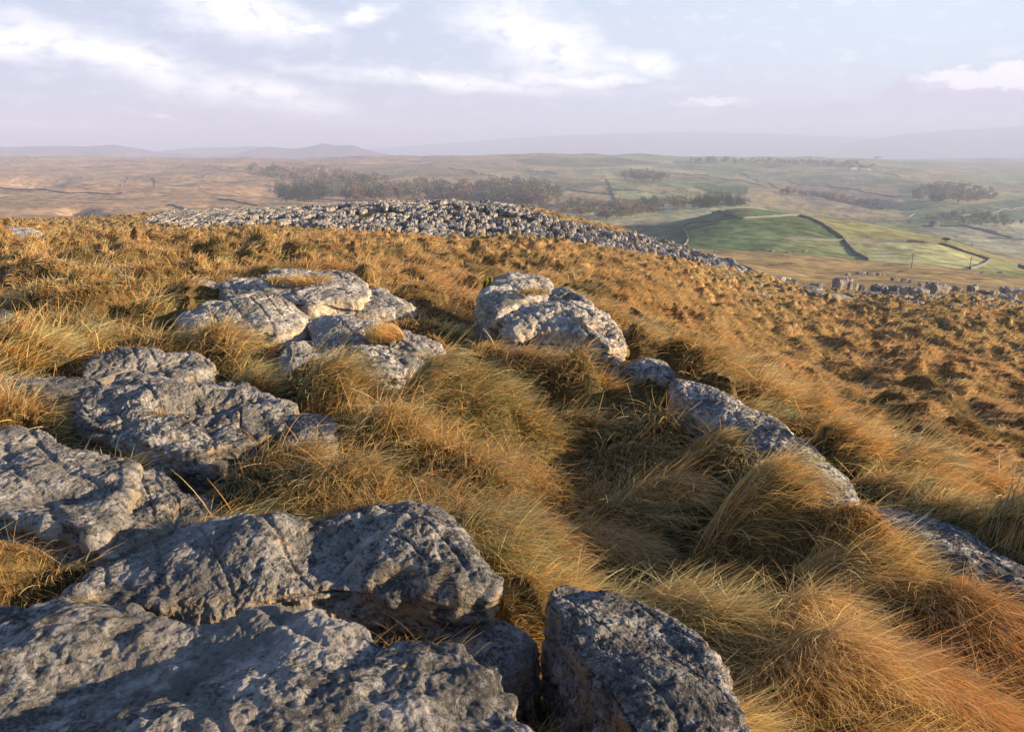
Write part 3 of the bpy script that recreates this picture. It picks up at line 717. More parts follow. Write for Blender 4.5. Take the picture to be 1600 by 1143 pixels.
def small_rock(px, py, wpx, hpx, label, group, ymin=5, ymax=130, seed=0, name='limestone_boulder', flat=1.0, rz=None):
    p = hit(px, py, ymin, ymax, zbase)
    s = wpx/F*p[1]/2
    v = PM2[seed % 5]
    o = bpy.data.objects.new(name, v); col.objects.link(o)
    h = hpx/F*p[1]
    o.location = (p[0], p[1]+s*.3, p[2]+h*.8+.22); o.scale = (s, s*rng.uniform(.7, 1.1), max(h*1.2, .35)); o.rotation_euler = (rng.normal(0, .08), rng.normal(0.05, .08), rng.normal(0, .3) if rz is None else rz)
    tag(o, label, 'rock', group)
    th_ = np.linspace(0, 2*math.pi, 16, endpoint=False)
    ROCKS.append(np.stack([p[0]+s*.9*np.cos(th_), p[1]+s*.3+s*.7*np.sin(th_)], 1))
    return o
GR = 'rocks along the lower edge of the right hand slope'
lst = [
 (1268,432,34,10,'low grey limestone rock on a grassy knob right of the pavement end'),
 (1290,431,22,8,'small pale rock beside the low grey rock on the grassy knob'),
 (1316,446,26,18,'sharp edged limestone block leaning right above a grassy hollow'),
 (1332,451,18,14,'narrow dark limestone block leaning against the sharp edged block'),
 (1348,455,10,9,'small dark limestone stone right of the leaning pair'),
 (1298,475,64,12,'long dark prone limestone slab lying across the grass below the knob'),
 (1334,474,16,9,'small square pale stone at the right end of the long dark slab'),
 (1374,463,24,16,'rounded stacked limestone block at the left end of the right hand outcrop'),
 (1378,474,30,9,'low limestone ledge under the rounded stacked block'),
 (1402,462,34,14,'tilted limestone slab with parallel grooves in the right hand outcrop'),
 (1430,466,36,16,'largest grooved limestone block near the middle of the right hand outcrop'),
 (1402,482,22,9,'grey stone at the grassy foot of the grooved slabs'),
 (1465,462,32,18,'broad light limestone block with sloping face right of the middle gap'),
 (1462,477,44,9,'flat grey limestone apron below the broad light block'),
 (1495,456,11,9,'small white upright stone on the skyline of the outcrop'),
 (1521,454,15,11,'round white boulder standing above the outcrop'),
 (1508,474,14,10,'pale squarish stone between flat ledges'),
 (1538,463,16,8,'grey round stone right of the round white boulder'),
 (1530,477,30,10,'flat layered ledge in the middle right of the outcrop'),
 (1554,464,14,8,'grey egg shaped stone near the right of the outcrop'),
 (1552,483,30,10,'bright angular slab in the lower right rubble'),
 (1575,479,26,16,'blocky grey limestone pile near the right margin'),
 (1585,461,34,10,'flat topped limestone block on the skyline at the right margin'),
 (1598,487,20,12,'grey stone cut by the right margin in the rubble'),
 (1218,444,30,10,'rough grey limestone hump just right of the pavement end'),
 (1238,449,22,9,'weathered grey stone right of the rough hump'),
 (1212,434,30,9,'jagged limestone lump at the end of the pavement'),
 (1186,472,34,8,'long flat pale rock in the slope below the pavement end'),
 (1232,487,24,7,'pale rock half sunk in grass below the pavement end'),
 (1142,464,18,5,'small pale stone low in the grass, left of the long flat rock'),
 (1070,440,16,9,'white angular stone at the grass edge below the pavement'),
 (1078,441,10,9,'small white stone beside the white angular stone'),
 (930,402,36,4,'flat grey rock in the grass left of the pavement lobe'),
 (950,404,22,6,'pale block at the right end of the flat grey rock'),
 (1000,412,30,8,'pale limestone block at the near corner of the pavement lobe'),
 (735,385,20,4,'flat pale rock in the grass in front of the pavement, near its middle'),
 (765,386,24,4,'white flat rock in the grass in front of the pavement, right of its middle'),
 (700,378,34,4,'grey flat ledge at the near foot of the pavement'),
 (588,368,14,7,'small rounded boulder at the near foot of the pavement'),
 (266,374,20,5,'small stony patch in the grass near the left end of the pavement'),
 (1092,552,14,4,'small pale stone in grass above the slab topped ridge'),
 (1040,540,16,4,'tiny white stone in grass just above the top of the ridge'),
]
for i, (px, py, w, h, lb) in enumerate(lst):
    small_rock(px, py, w, h, lb, GR, ymin=10 if py > 500 else (20 if px < 900 else 26), seed=i)
for i in range(46):
    px = float(rng.uniform(1352, 1610)); top = np.interp(px, [1352, 1420, 1480, 1600], [462, 470, 474, 480])
    py = float(rng.uniform(top, top+14)); small_rock(px, py, float(rng.uniform(9, 24)), float(rng.uniform(4, 10)), 'small grey limestone fragment among the rubble of the right hand outcrop', 'rubble of the right hand outcrop', ymin=26, seed=i)
for i in range(26):
    px = float(rng.uniform(1120, 1350)); py = float(np.interp(px, [1120, 1250, 1350], [436, 446, 470]) + rng.uniform(-6, 16)); small_rock(px, py, float(rng.uniform(8, 22)), float(rng.uniform(3, 8)), 'small grey stone scattered in grass between the pavement end and the right hand outcrop', 'scattered stones below the pavement end', ymin=26, seed=i+2)
# thin rock bands far down the slope
GB = 'thin scars of rock on the far slope'
for i, (px, py, w) in enumerate([(1345,428,14),(1360,429,12),(1375,431,12),(1398,438,12),(1412,440,10),(1425,442,12),(1440,447,10),(1325,430,9),(1562,427,8),(1535,428,7),(1196,391,9),(1206,393,8),(1232,395,8),(1258,393,6)]):
    p = hit(px, py, 90, 420, zfull); s = w/F*p[1]/2
    o = bpy.data.objects.new('limestone_boulder', PM[i % 10]); col.objects.link(o)
    o.location = p + np.array([0, 0, .5]); o.scale = (s, s*.6, 1.0)
    tag(o, 'small grey outcrop stone on the rough slope between near edge and green fields', 'rock', GB)

# ------------------------------------------------------------------ dry stone walls
def wall(pts, label, ymin, ymax, h=1.0, w=.4, group='dry stone walls', step=1.0, name='dry_stone_wall'):
    W = [hit(px, py, ymin, ymax) for px, py in pts]
    line = []
    for a, b in zip(W[:-1], W[1:]):
        L = np.linalg.norm((b-a)[:2]); m = max(2, int(L/step))
        for t in np.linspace(0, 1, m, endpoint=False): line.append(a+(b-a)*t)
    line.append(W[-1]); L_ = np.array(line); L_[:, 2] = zfull(L_[:, 0], L_[:, 1])
    n_ = len(L_); d = np.gradient(L_[:, :2], axis=0); d /= np.linalg.norm(d, axis=1)[:, None]+1e-9; nn = np.stack([-d[:, 1], d[:, 0]], 1)
    wob = .25*fbm(np.arange(n_)*.13, np.zeros(n_), o=2, s=33); L_[:, :2] += nn*wob[:, None]
    hh = h*(1+.14*perlin(np.arange(n_)*.7, np.zeros(n_)+.5, s=31)+.12*perlin(np.arange(n_)*.11, np.zeros(n_)+.5, s=32))
    rows = []
    for (ww, zz) in ((-.5, -1.0), (-.5, 0), (-.32, .9), (-.15, 1), (.15, 1), (.32, .9), (.5, 0), (.5, -1.0)):
        p = np.zeros((n_, 3)); p[:, :2] = L_[:, :2]+nn*(ww*w); p[:, 2] = L_[:, 2]+(hh*zz if zz > 0 else zz); rows.append(p)
    o = mesh_np(name, np.concatenate(rows), grid_faces(8, n_), M_wall)
    tag(o, label, 'wall', group)
KN = dict(ymin=190, ymax=620)
wall([(926,362),(965,358),(1003,355),(1040,354.5),(1066,355),(1075,351),(1110,347),(1162,342.5),(1205,339.5),(1250,337.5)], 'long dry stone wall along the top edge of the dark green knoll field', **KN)
wall([(1066,355),(1066,358),(1073,366),(1075,376),(1070,384),(1066,390)], 'short curving dry stone wall dropping at the left of the green knoll', **KN)
wall([(1250,337.5),(1285,351),(1300,361),(1316.5,372.5),(1330,390),(1345,401),(1356,407)], 'dry stone wall running diagonally down the knoll between dark green and olive fields', **KN)
wall([(1318,376.5),(1360,377),(1418,378.5),(1445,380.5),(1470,382),(1490,388),(1512.5,396),(1535,403),(1548,408),(1538,414),(1530,418),(1516,421)], 'long dry stone wall across the pale olive field ending in a hook', **KN)
wall([(1225,374),(1270,376),(1318,376.5)], 'faint low wall across the lower part of the dark green field', h=.9, **KN)
wall([(1113,326),(1130,334),(1155,342)], 'short dry stone wall climbing to the top left shoulder of the knoll', **KN)
wall([(995,366),(1010,358)], 'tiny stub of wall in the small field at the left foot of the knoll', **KN)
wall([(1590,417),(1600,420),(1625,426)], 'dry stone wall piece at the right margin below the knoll', h=1.6, ymin=190, ymax=620)
VL = dict(ymin=560, ymax=5200, h=1.35, w=.9, step=4., group='field walls across the valley')
for pts, lb in [
 ([(1440,354),(1470,354),(1505,353.5),(1555,363)], 'field wall at the back of the pale flat fields on the right'),
 ([(1495,371),(1540,372),(1610,375)], 'field wall across the middle of the pale flat fields on the right'),
 ([(1519,383),(1560,385),(1610,387)], 'nearest field wall of the pale flat fields on the right'),
 ([(1505,354),(1540,362),(1580,372)], 'slanting field wall in the pale flat fields on the right'),
 ([(1600,323),(1560,330),(1500,338)], 'field wall behind the bright river on the right'),
 ([(846,293),(900,299),(962,305)], 'field wall edging the pasture above the central wood'),
 ([(948,280),(955,297),(964,316)], 'steep field wall between two pale pastures in the valley centre'),
 ([(954,295),(990,298),(1040,303)], 'field wall across the right pasture in the valley centre'),
 ([(820,268),(870,272),(966,276)], 'field wall high on the central moor'),
 ([(980,268),(1070,272),(1140,282),(1222,296)], 'long field wall slanting down the slope behind the knoll'),
 ([(1155,270),(1222,296),(1290,307),(1340,317),(1380,328)], 'hedged field wall slanting to the river bend'),
 ([(1230,285),(1300,292),(1410,307)], 'field wall below the hill farm'),
 ([(1050,262),(1160,263),(1330,266)], 'field wall leading left from the hill farm'),
 ([(1340,266),(1400,274),(1470,284),(1530,293)], 'field wall following the brow right of the hill farm'),
 ([(700,262),(740,268),(790,280)], 'field wall slanting across the brown moor centre'),
 ([(520,248),(640,252),(780,258)], 'field wall near the skyline of the brown moor centre'),
 ([(0,294),(70,297),(140,302),(190,302)], 'wall line crossing the left moor above the shadowed gully'),
 ([(0,246),(60,248),(118,250)], 'wall line near the skyline at the far left'),
 ([(160,248),(200,252),(232,254)], 'dark wall just under the skyline left of centre'),
 ([(175,292),(200,282),(205,275)], 'short curved wall on the left moor'),
 ([(241,293),(242,284),(238,279)], 'tiny curved wall on the left moor'),
 ([(88,287),(105,282),(128,279)], 'short wall on the bulge of the left moor'),
 ([(262,321),(285,326),(311,334)], 'dark wall on the left moor above the pavement end'),
 ([(343,312),(372,317),(402,322)], 'wall below the conifer plantation on the left moor'),
 ([(270,290),(310,283),(352,273)], 'wall rising right towards the left wood'),
 ([(335,262),(400,266),(470,269)], 'wall along the top of the left wood'),
]:
    wall(pts, lb, **VL)
print('walls', time.time()-T0)

# ------------------------------------------------------------------ trees
def twig_crown(seed, n=150, kind='round'):
    r_ = np.random.default_rng(seed)
    if kind == 'round':
        u = r_.normal(size=(n, 3)); u /= np.linalg.norm(u, axis=1)[:, None]
        rad = r_.uniform(.35, 1, n)**.6; lob = 1+.35*fbm(u[:, 0]*1.6+seed, u[:, 1]*1.6, u[:, 2]*1.6, o=2, s=seed)
        c = u*(rad*lob)[:, None]*np.array([.42, .42, .40]) + [0, 0, .60]; sz = r_.uniform(.035, .09, n)
    else:
        t = r_.uniform(0, 1, n)**1.2; a = r_.uniform(0, 2*math.pi, n); rr = (1-t)*.20*r_.uniform(.4, 1.15, n)+.01
        c = np.stack([rr*np.cos(a), rr*np.sin(a), .1+.9*t], 1); sz = r_.uniform(.02, .06, n)*(1.2-t)
    a = r_.normal(size=(n, 3)); a /= np.linalg.norm(a, axis=1)[:, None]; b = r_.normal(size=(n, 3)); b -= a*(a*b).sum(1)[:, None]; b /= np.linalg.norm(b, axis=1)[:, None]
    if kind == 'fir': a[:, 2] = -abs(a[:, 2])*.5
    V = np.stack([c-a*sz[:, None], c+b*sz[:, None]*.6, c+a*sz[:, None], c-b*sz[:, None]*.6], 1).reshape(-1, 3)
    return V, np.arange(n*4).reshape(-1, 4)
def trunk_mesh(seed):
    r_ = np.random.default_rng(seed); V = []; Fq = []; off = 0
    def limb(a, b, r0, r1):
        nonlocal off
        a = np.array(a); b = np.array(b); d = b-a; d /= np.linalg.norm(d); s = np.cross(d, [0.3, 1, .2]); s /= np.linalg.norm(s); t = np.cross(d, s)
        for p, r0_ in ((a, r0), ((a+b)/2+s*.01, (r0+r1)/2), (b, r1)):
            for k in range(6):
                an = k*math.pi/3; V.append(p+(s*math.cos(an)+t*math.sin(an))*r0_)
        Fq.append(grid_faces(3, 6, wrap=True)+off); off += 18
    limb((0, 0, -.08), (0.01, 0, .5), .028, .018)
    for k in range(6):
        a = k*1.05+r_.uniform(0, .4); z = r_.uniform(.22, .5); l = r_.uniform(.18, .32)
        limb((0, 0, z), (math.cos(a)*l, math.sin(a)*l, z+l*.8), .013, .004)
    return np.array(V), np.concatenate(Fq)
TV, TF = trunk_mesh(1)
M_trunk = mesh_np('trunk', TV, TF, M_bark, link=False)
CR = [twig_crown(10+i) for i in range(6)]; CF = [twig_crown(30+i, 170, 'fir') for i in range(4)]
TC = np.array([[.13,.105,.075],[.09,.09,.065],[.19,.14,.09],[.08,.085,.055],[.16,.14,.09],[.07,.08,.055]])
ME_r = [mesh_np('crown', v, f, M_tree, np.tile(TC[i], (len(v), 1)), link=False, smooth=False) for i, (v, f) in enumerate(CR)]
ME_f = [mesh_np('crown', v, f, M_conif, link=False, smooth=False) for v, f in CF]
def tree(p, h, label, group, fir=False, i=0, name=None, wide=1.0, mesh=None):
    e = empty(name or ('conifer_tree' if fir else 'bare_tree'), p, rng.uniform(0, 6))
    e.scale = (h*wide, h*wide, h)
    tag(e, label, 'tree', group)
    for nm, me in (('trunk', M_trunk), ('crown', mesh or (ME_f[i % 4] if fir else ME_r[i % 6]))):
        o = bpy.data.objects.new(nm, me); col.objects.link(o); o.parent = e
    return e
# the lone tree beside the wall
v, f = twig_crown(77, 420); v = v.copy(); v[:, 2] = .72+(v[:, 2]-.6)*.5
p = hit(1477, 382, 190, 620)
tree(p, 24/F*0 + 3.6*p[1]/380, 'lone dark windswept tree beside the wall on the pale olive field', None, mesh=mesh_np('crown', v, f, M_olive, link=False, smooth=False), name='windswept_tree', wide=1.25)
# woods: an area polygon -> a mass of trees, with the nearest of them as single trees
def wood(poly, n, ymin, ymax, h, fir, label, single=0, slabel='', group=''):
    poly = np.array(poly, float); VV, FF, off = [], [], 0; CC = []
    x0, y0 = poly.min(0); x1, y1 = poly.max(0); pts = []
    while len(pts) < n:
        px, py = rng.uniform(x0, x1), rng.uniform(y0, y1)
        if poly_mask(np.array([px]), np.array([py]), poly)[0]: pts.append((px, py))
    pts.sort(key=lambda q: -q[1])
    # a lookup over the wood instead of one march per tree
    for i, (px, py) in enumerate(pts):
        p = hit_fast(px, py, ymin, ymax); hh = h*rng.uniform(.65, 1.2)
        if i < single:
            tree(p, hh, slabel, group, fir, i, wide=rng.uniform(.8, 1.1)); continue
        v, f = (CF if fir else CR)[i % (4 if fir else 6)]
        s = hh*rng.uniform(.8, 1.15); VV.append(np.stack([v[:, 0]*s+p[0], v[:, 1]*s+p[1], v[:, 2]*hh+p[2]], 1)); FF.append(f+off); off += len(v)
        tone = .5+.5*float(perlin(np.array([p[0]/45.]), np.array([p[1]/80.]), s=5)[0]); tone = float(np.clip((tone-.3)*2.2, 0, 1)); CC.append(np.tile((TC[int(rng.integers(6))]*1.5*tone*np.array([1.25,1,.85])+(1-tone)*np.array([.10,.125,.085]) if not fir else np.array([.03,.055,.03])), (len(v), 1)))
    o = mesh_np('conifer_wood' if fir else 'bare_wood', np.concatenate(VV), np.concatenate(FF), M_tree, np.concatenate(CC), smooth=False)
    tag(o, label, 'wood', kind='stuff')
def hit_fast(px, py, ymin, ymax):
    r = ray(px, py); Ys = np.exp(np.linspace(math.log(ymin), math.log(ymax), 220)); X = r[0]/r[1]*Ys; Z = CZ+r[2]/r[1]*Ys
    g = zfull(X, Ys); b = np.nonzero(Z < g)[0]; i = b[0] if len(b) else int(np.argmin(Z-g)); return np.array([X[i], Ys[i], g[i]])
wood([(418,300),(440,293),(470,290),(505,296),(512,312),(480,317),(440,314)], 190, 560, 2600, 17, True, 'dark conifer plantation on the left moor edge', 14, 'dark conifer on the near edge of the small plantation on the left moor', 'conifers of the left plantation')
wood([(380,268),(420,264),(480,270),(540,272),(590,284),(630,300),(640,318),(560,318),(510,312),(500,295),(440,285),(400,276)], 250, 600, 3200, 15, False, 'brown leafless wood on the slope behind the left plantation', 16, 'rusty leafless tree on the near edge of the brown wood above the pavement', 'trees of the brown wood')
wood([(620,300),(660,290),(720,296),(760,292),(840,292),(880,310),(850,330),(800,322),(700,318),(640,318)], 230, 600, 3000, 16, False, 'hazy leafless wood in the valley behind the pavement crest', 10, 'hazy leafless tree on the near edge of the central valley wood', 'trees of the central wood')
wood([(1068,322),(1090,316),(1140,314),(1168,316),(1172,322),(1130,326),(1085,327)], 130, 520, 2600, 15, True, 'row of dark conifers behind the green knoll', 10, 'dark conifer in the row behind the green knoll', 'conifers behind the knoll')
wood([(900,318),(950,322),(1040,316),(1070,320),(1080,328),(1010,338),(960,345),(900,340),(860,330)], 190, 520, 2600, 9, False, 'scattered pale bushes and trees left of the green knoll', 12, 'pale rounded tree in the dell left of the green knoll', 'trees in the dell')
wood([(1430,300),(1460,292),(1500,290),(1550,300),(1560,312),(1520,318),(1460,318),(1425,312)], 200, 600, 3000, 10, False, 'hazy wood on the far bank right of the knoll', 8, 'hazy tree on the near edge of the wood right of the knoll', 'trees of the right wood')
wood([(960,274),(1000,272),(1050,280),(1030,286),(985,283)], 80, 800, 4000, 14, False, 'dark little copse on the pasture hillside')
wood([(1440,345),(1500,336),(1560,340),(1600,352),(1560,358),(1500,352)], 60, 560, 2600, 7, False, 'straggling trees lining the river on the right', 8, 'bare riverside tree near the bright river bend', 'riverside trees')
wood([(1220,300),(1300,309),(1370,322),(1365,326),(1290,313),(1220,304)], 70, 560, 3000, 9, False, 'thin line of hedgerow trees on the slope behind the knoll')
wood([(1080,252),(1160,251),(1330,258),(1370,263),(1330,263),(1200,257),(1080,256)], 120, 1500, 4900, 14, False, 'dark shelter belts along the skyline near the hill farm')
print('trees', time.time()-T0)

# ------------------------------------------------------------------ poles, farm, barn, river
def box(V, Fq, x0, x1, y0, y1, z0, z1):
    o_ = len(V); V += [(x0,y0,z0),(x1,y0,z0),(x1,y1,z0),(x0,y1,z0),(x0,y0,z1),(x1,y0,z1),(x1,y1,z1),(x0,y1,z1)]
    Fq += [(o_,o_+3,o_+2,o_+1),(o_+4,o_+5,o_+6,o_+7),(o_,o_+1,o_+5,o_+4),(o_+1,o_+2,o_+6,o_+5),(o_+2,o_+3,o_+7,o_+6),(o_+3,o_,o_+4,o_+7)]
for px, yt, yb, lb in [(1424,396,419,'thin wooden pole standing in the pale olive field, middle of three'),(1515,402,420,'thin wooden pole near the hook of the long wall, rightmost of three'),(1116,389,397,'short thin wooden pole at the foot of the green knoll, leftmost of three')]:
    p = hit(px, yb, 120, 500); h = (yb-yt)/F*p[1]*1.03
    e = empty('utility_pole', p); tag(e, lb, 'pole', 'wooden poles')
    th = np.linspace(0, 2*math.pi, 10, endpoint=False)
    ring = [np.stack([np.cos(th)*r_, np.sin(th)*r_, np.full(10, z)], 1) for r_, z in ((.11,-.3),(.10,h*.5),(.08,h),(.02,h+.08))]
    mesh_np('post', np.concatenate(ring), grid_faces(4, 10, wrap=True), M_wood, parent=e)
    if h > 3:
        V, Q = [], []; box(V, Q, -.6, .6, -.05, .05, h-.55, h-.42); mesh_np('crossarm', np.array(V), np.array(Q), M_wood, smooth=False, parent=e)
def house(px, py, ymin, ymax, w, d, h, label, rz=0, cat='building', wallm=M_cream, name='farmhouse', group=None):
    p = hit(px, py, ymin, ymax); e = empty(name, p, rz); tag(e, label, cat, group)
    V, Q = [], []; box(V, Q, -w/2, w/2, -d/2, d/2, -1.5, h)
    o_ = len(V); V += [(-w/2,-d/2,h),(-w/2,d/2,h),(-w/2,0,h+d*.42),(w/2,-d/2,h),(w/2,d/2,h),(w/2,0,h+d*.42)]; Q += [(o_,o_+1,o_+2,o_+2),(o_+3,o_+5,o_+4,o_+4)]
    me = bpy.data.meshes.new('wall'); me.from_pydata(V, [], [q if q[2] != q[3] else q[:3] for q in Q]); me.materials.append(wallm)
    o = bpy.data.objects.new('wall', me); col.objects.link(o); o.parent = e
    V = []; Q = []; a = d/2+.4; rh = h+d*.42
    for s in (-1, 1):
        o_ = len(V); k = rh-h; V += [(-w/2-.3,s*a,h-.15),(w/2+.3,s*a,h-.15),(w/2+.3,0,rh+.05),(-w/2-.3,0,rh+.05),(-w/2-.3,s*a,h+.12),(w/2+.3,s*a,h+.12),(w/2+.3,0,rh+.33),(-w/2-.3,0,rh+.33)]
        Q += [(o_,o_+1,o_+2,o_+3),(o_+4,o_+5,o_+6,o_+7),(o_,o_+1,o_+5,o_+4),(o_+1,o_+2,o_+6,o_+5),(o_+3,o_,o_+4,o_+7)]
    roof = mesh_np('roof', np.array(V), np.array(Q), M_slate, smooth=False, parent=e)
    if name == 'farmhouse':
        V, Q = [], []; box(V, Q, w*.36, w*.36+1.2, -.6, .6, rh-.5, rh+1.6); mesh_np('chimney', np.array(V), np.array(Q), wallm, smooth=False, parent=roof)
    for k in (-.3, 0, .3):
        V, Q = [], []; box(V, Q, k*w-.6, k*w+.6, -d/2-.06, -d/2+.05, h*.35, h*.72); mesh_np('window', np.array(V), np.array(Q), M_glass, smooth=False, parent=e)
house(1333, 265, 1500, 4500, 18, 10, 6, 'pale farmhouse among trees on the hazy hill brow, left of the hill farm', .2, group='hill farm buildings')
house(1349, 266, 1500, 4500, 22, 10, 7, 'long cream farmhouse on the hazy hill brow, largest of the hill farm', -.1, group='hill farm buildings')
house(1356, 266, 1500, 4500, 12, 9, 5, 'small cream outbuilding right of the long farmhouse on the brow', .1, group='hill farm buildings')
house(1372, 248, 2500, 4900, 30, 12, 6, 'faint pale building in the haze beyond the hill farm', .1)
house(1460, 354, 560, 1500, 8, 6, 3.4, 'small grey stone barn at the back of the pale flat fields', .3, 'barn', M_wall, 'stone_barn')
for i, pts in enumerate([[(1421,341),(1426,337),(1431,335)], [(1512,353),(1522,349),(1525,345),(1521,343)], [(1494,342),(1500,344)]]):
    W = [hit(px, py, 560, 2500) for px, py in pts]; A_ = []
    for q in W: A_ += [q+np.array([-4, -4, 1.2]), q+np.array([4, 4, 1.2])]
    Q = [(2*j, 2*j+1, 2*j+3, 2*j+2) for j in range(len(W)-1)]
    o = mesh_np('river', np.array(A_), np.array(Q), M_water, smooth=False); tag(o, kind='structure')

# ------------------------------------------------------------------ moss on rocks
def cushion(pxy, Y, w, d, h, label, seed, z_off=0):
    p = at(pxy[0], pxy[1], Y); nt_, nr_ = 40, 14; th = np.linspace(0, 2*math.pi, nt_, endpoint=False); rows = []
    for i in range(nr_):
        q = i/(nr_-1); rr = (1+.3*perlin(np.cos(th)*1.5+seed, np.sin(th)*1.5, s=seed))*q
        x = np.cos(th)*rr*w/2; y = np.sin(th)*rr*d/2; z = h*np.sqrt(np.maximum(0, 1-q*q))*.8 - .03
        z = z + .5*h*fbm(x*30+seed, y*30, o=3, s=seed); rows.append(np.stack([x, y, z], 1))
    o = mesh_np('moss_cushion', np.concatenate(rows), grid_faces(nr_, nt_, wrap=True), M_moss); o.location = p
    tag(o, label, 'moss', 'moss cushions on the rocks')

# ------------------------------------------------------------------ grass
C_STRAW = np.array([.86,.57,.25]); C_GOLD = np.array([.78,.42,.12]); C_RUST = np.array([.47,.19,.045]); C_PALE = np.array([.62,.50,.30]); C_GREEN = np.array([.13,.145,.045]); C_GREY = np.array([.24,.24,.14])
def blades(name, X, Y, Zg, label, Kn, Ls=1., wk=.00085, lift=0., clampg=True, upright=0., fan=0.):
    n_ = len(X); r = rng.uniform(size=(9, n_)); dist = np.hypot(X, Y)
    d1, d2, idn, ox, oy = tuss(X, Y)
    h1 = (idn % 61)/61.; h2 = (idn % 53)/53.; h3 = (idn % 47)/47.
    flow = fbm(X*.45+3, Y*.45, o=2, s=101)
    head = WA + .55*flow + (h1-.5)*1.3 + rng.normal(0, 1, n_)*(.42-.15*sst(8, 16, dist))
    owx = ox*wc - oy*ws; owy = ox*ws + oy*wc
    mess = rng.uniform(size=n_) < .055; head = np.where(mess, rng.uniform(0, 2*math.pi, n_), head)
    hx = np.cos(head)*(1-fan)+(.85+fan)*owx*(1+2*fan)+.6*fan*rng.normal(size=n_); hy = np.sin(head)*(1-fan)+(.85+fan)*owy*(1+2*fan)+.6*fan*rng.normal(size=n_); q = np.hypot(hx, hy); hx /= q; hy /= q
    L = (.14+.14*h2+.15*r[0])*(1-.25*np.clip(d1, 0, 1))*(1+.25*fbm(X*.3, Y*.3, o=2, s=103))*Ls
    if clampg: L = L*rockshort(X, Y)*(.84-.20*sst(6.5, 11, dist))
    stray = r[1] < .07; L = np.where(stray, L*1.25, L)
    th0 = .45+.5*r[2]+.35*d1 - upright*.5; th1 = 1.62+.6*(r[3]-.5)+.5*(h3-.5) - upright*.7
    th0 = np.where(stray, th0*.6, th0); th1 = np.where(stray, .9, th1)
    w = np.maximum(wk*dist, .0026)*(.6+.8*r[4])
    roll = rng.normal(0, .5, n_)
    px_, py_ = -hy, hx
    sx, sy, sz = px_*np.cos(roll), py_*np.cos(roll), np.sin(roll)
    pts = []; x, y, z = X.copy(), Y.copy(), Zg+lift-.01
    curl = rng.normal(0, .35, n_)
    for k in range(Kn+1):
        t = k/Kn
        pts.append((x, y, z))
        th = th0+(th1-th0)*min(1, t*1.15); st_ = np.sin(th)*L/Kn; ca, sa = np.cos(curl*t), np.sin(curl*t)
        x = x+st_*(hx*ca-hy*sa); y = y+st_*(hx*sa+hy*ca); z = z+np.cos(th)*L/Kn
        if clampg: z = np.maximum(z, znear(x, y)+.012+.05*r[5]*t)
    V = np.empty((n_, Kn+1, 2, 3), np.float32)
    for k, (x, y, z) in enumerate(pts):
        t = k/Kn; ww = w*(1-t**1.6*.88)*.5
        V[:, k, 0] = np.stack([x-sx*ww, y-sy*ww, z-sz*ww], 1); V[:, k, 1] = np.stack([x+sx*ww, y+sy*ww, z+sz*ww], 1)
    b = (np.arange(n_)*(Kn+1)*2)[:, None]; k = np.arange(Kn)[None]*2
    Fq = np.stack([b+k, b+k+1, b+k+3, b+k+2], -1).reshape(-1, 4)
    # colour: clump hue, blade hue, green foot
    gr = sst(-.15, .45, fbm(X*.38+7, Y*.38, o=3, s=105)); hol = np.exp(-(((X-.5-.15*(Y-5))/1.0)**2+((Y-6.)/3.2)**2))
    green = np.clip(.10+.42*gr+.28*hol+.25*(h1-.5), 0, .9)*(1-.5*sst(8, 16, dist))
    c = lerp(C_GOLD, C_STRAW, sst(.2, .8, h2*.5+r[6]*.5)); c = lerp(c, C_RUST, .75*sst(.62, 1., .6*h3+.4*r[7])*(1-.5*hol)); c = lerp(c, C_PALE, (r[8] > .9)*.6)
    c = np.where((rng.uniform(size=n_) < green*.75)[:, None], lerp(C_GREEN, C_GREY, r[6]), c)
    vr = .9-.5*sst(8, 16, dist); c = c*((1+vr*(r[7]-.5))*(.8+.4*h1))[:, None]*(1.12-.10*sst(8, 16, dist))[:, None]; fk = sst(7, 14, dist); fid = (farcell(X, Y, True)[1] % 71)/71.; pat = sst(-.35, .45, fbm(X*.12+2, Y*.12, o=3, s=107))
    fm = (.40*fk*(.4+.9*fid))[:, None]; c = c*(1-fm) + fm*lerp(np.array([.74,.52,.26]), np.array([.50,.42,.22]), pat)
    c = c*(1+fk*(.5*(fid-.30)))[:, None]; c = lerp(c, np.array([.40,.17,.05]), .45*fk*(fid > .72)*(1-pat)); c = lerp(c, np.array([.24,.22,.08]), .5*fk*(fid < .18))
    Cc = np.empty((n_, Kn+1, 2, 3), np.float32)
    fz = (1-.55*sst(8, 16, dist))[:, None]
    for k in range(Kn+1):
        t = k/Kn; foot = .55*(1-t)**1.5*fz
        Cc[:, k, :, :] = np.minimum(c*(1-foot)*(1+.28*t*t*fz)+C_GREEN*foot*.8, .92)[:, None, :]      # tips of near blades painted lighter, like low sun on the crests
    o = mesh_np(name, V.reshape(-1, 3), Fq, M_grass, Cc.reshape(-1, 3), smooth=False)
    tag(o, label, 'grass', kind='stuff'); return o
def rockshort(X, Y):
    m = .5*in_rocks(X, Y, -.22).astype(float) + .5*in_rocks(X, Y, -.45); return 1 - .62*m*(Y < 13)
def bare(X, Y):
    px, py = project(X, Y, zbase(X, Y)); return (px < 175) & (py > 805) & (py < 960) & (Y < 5)
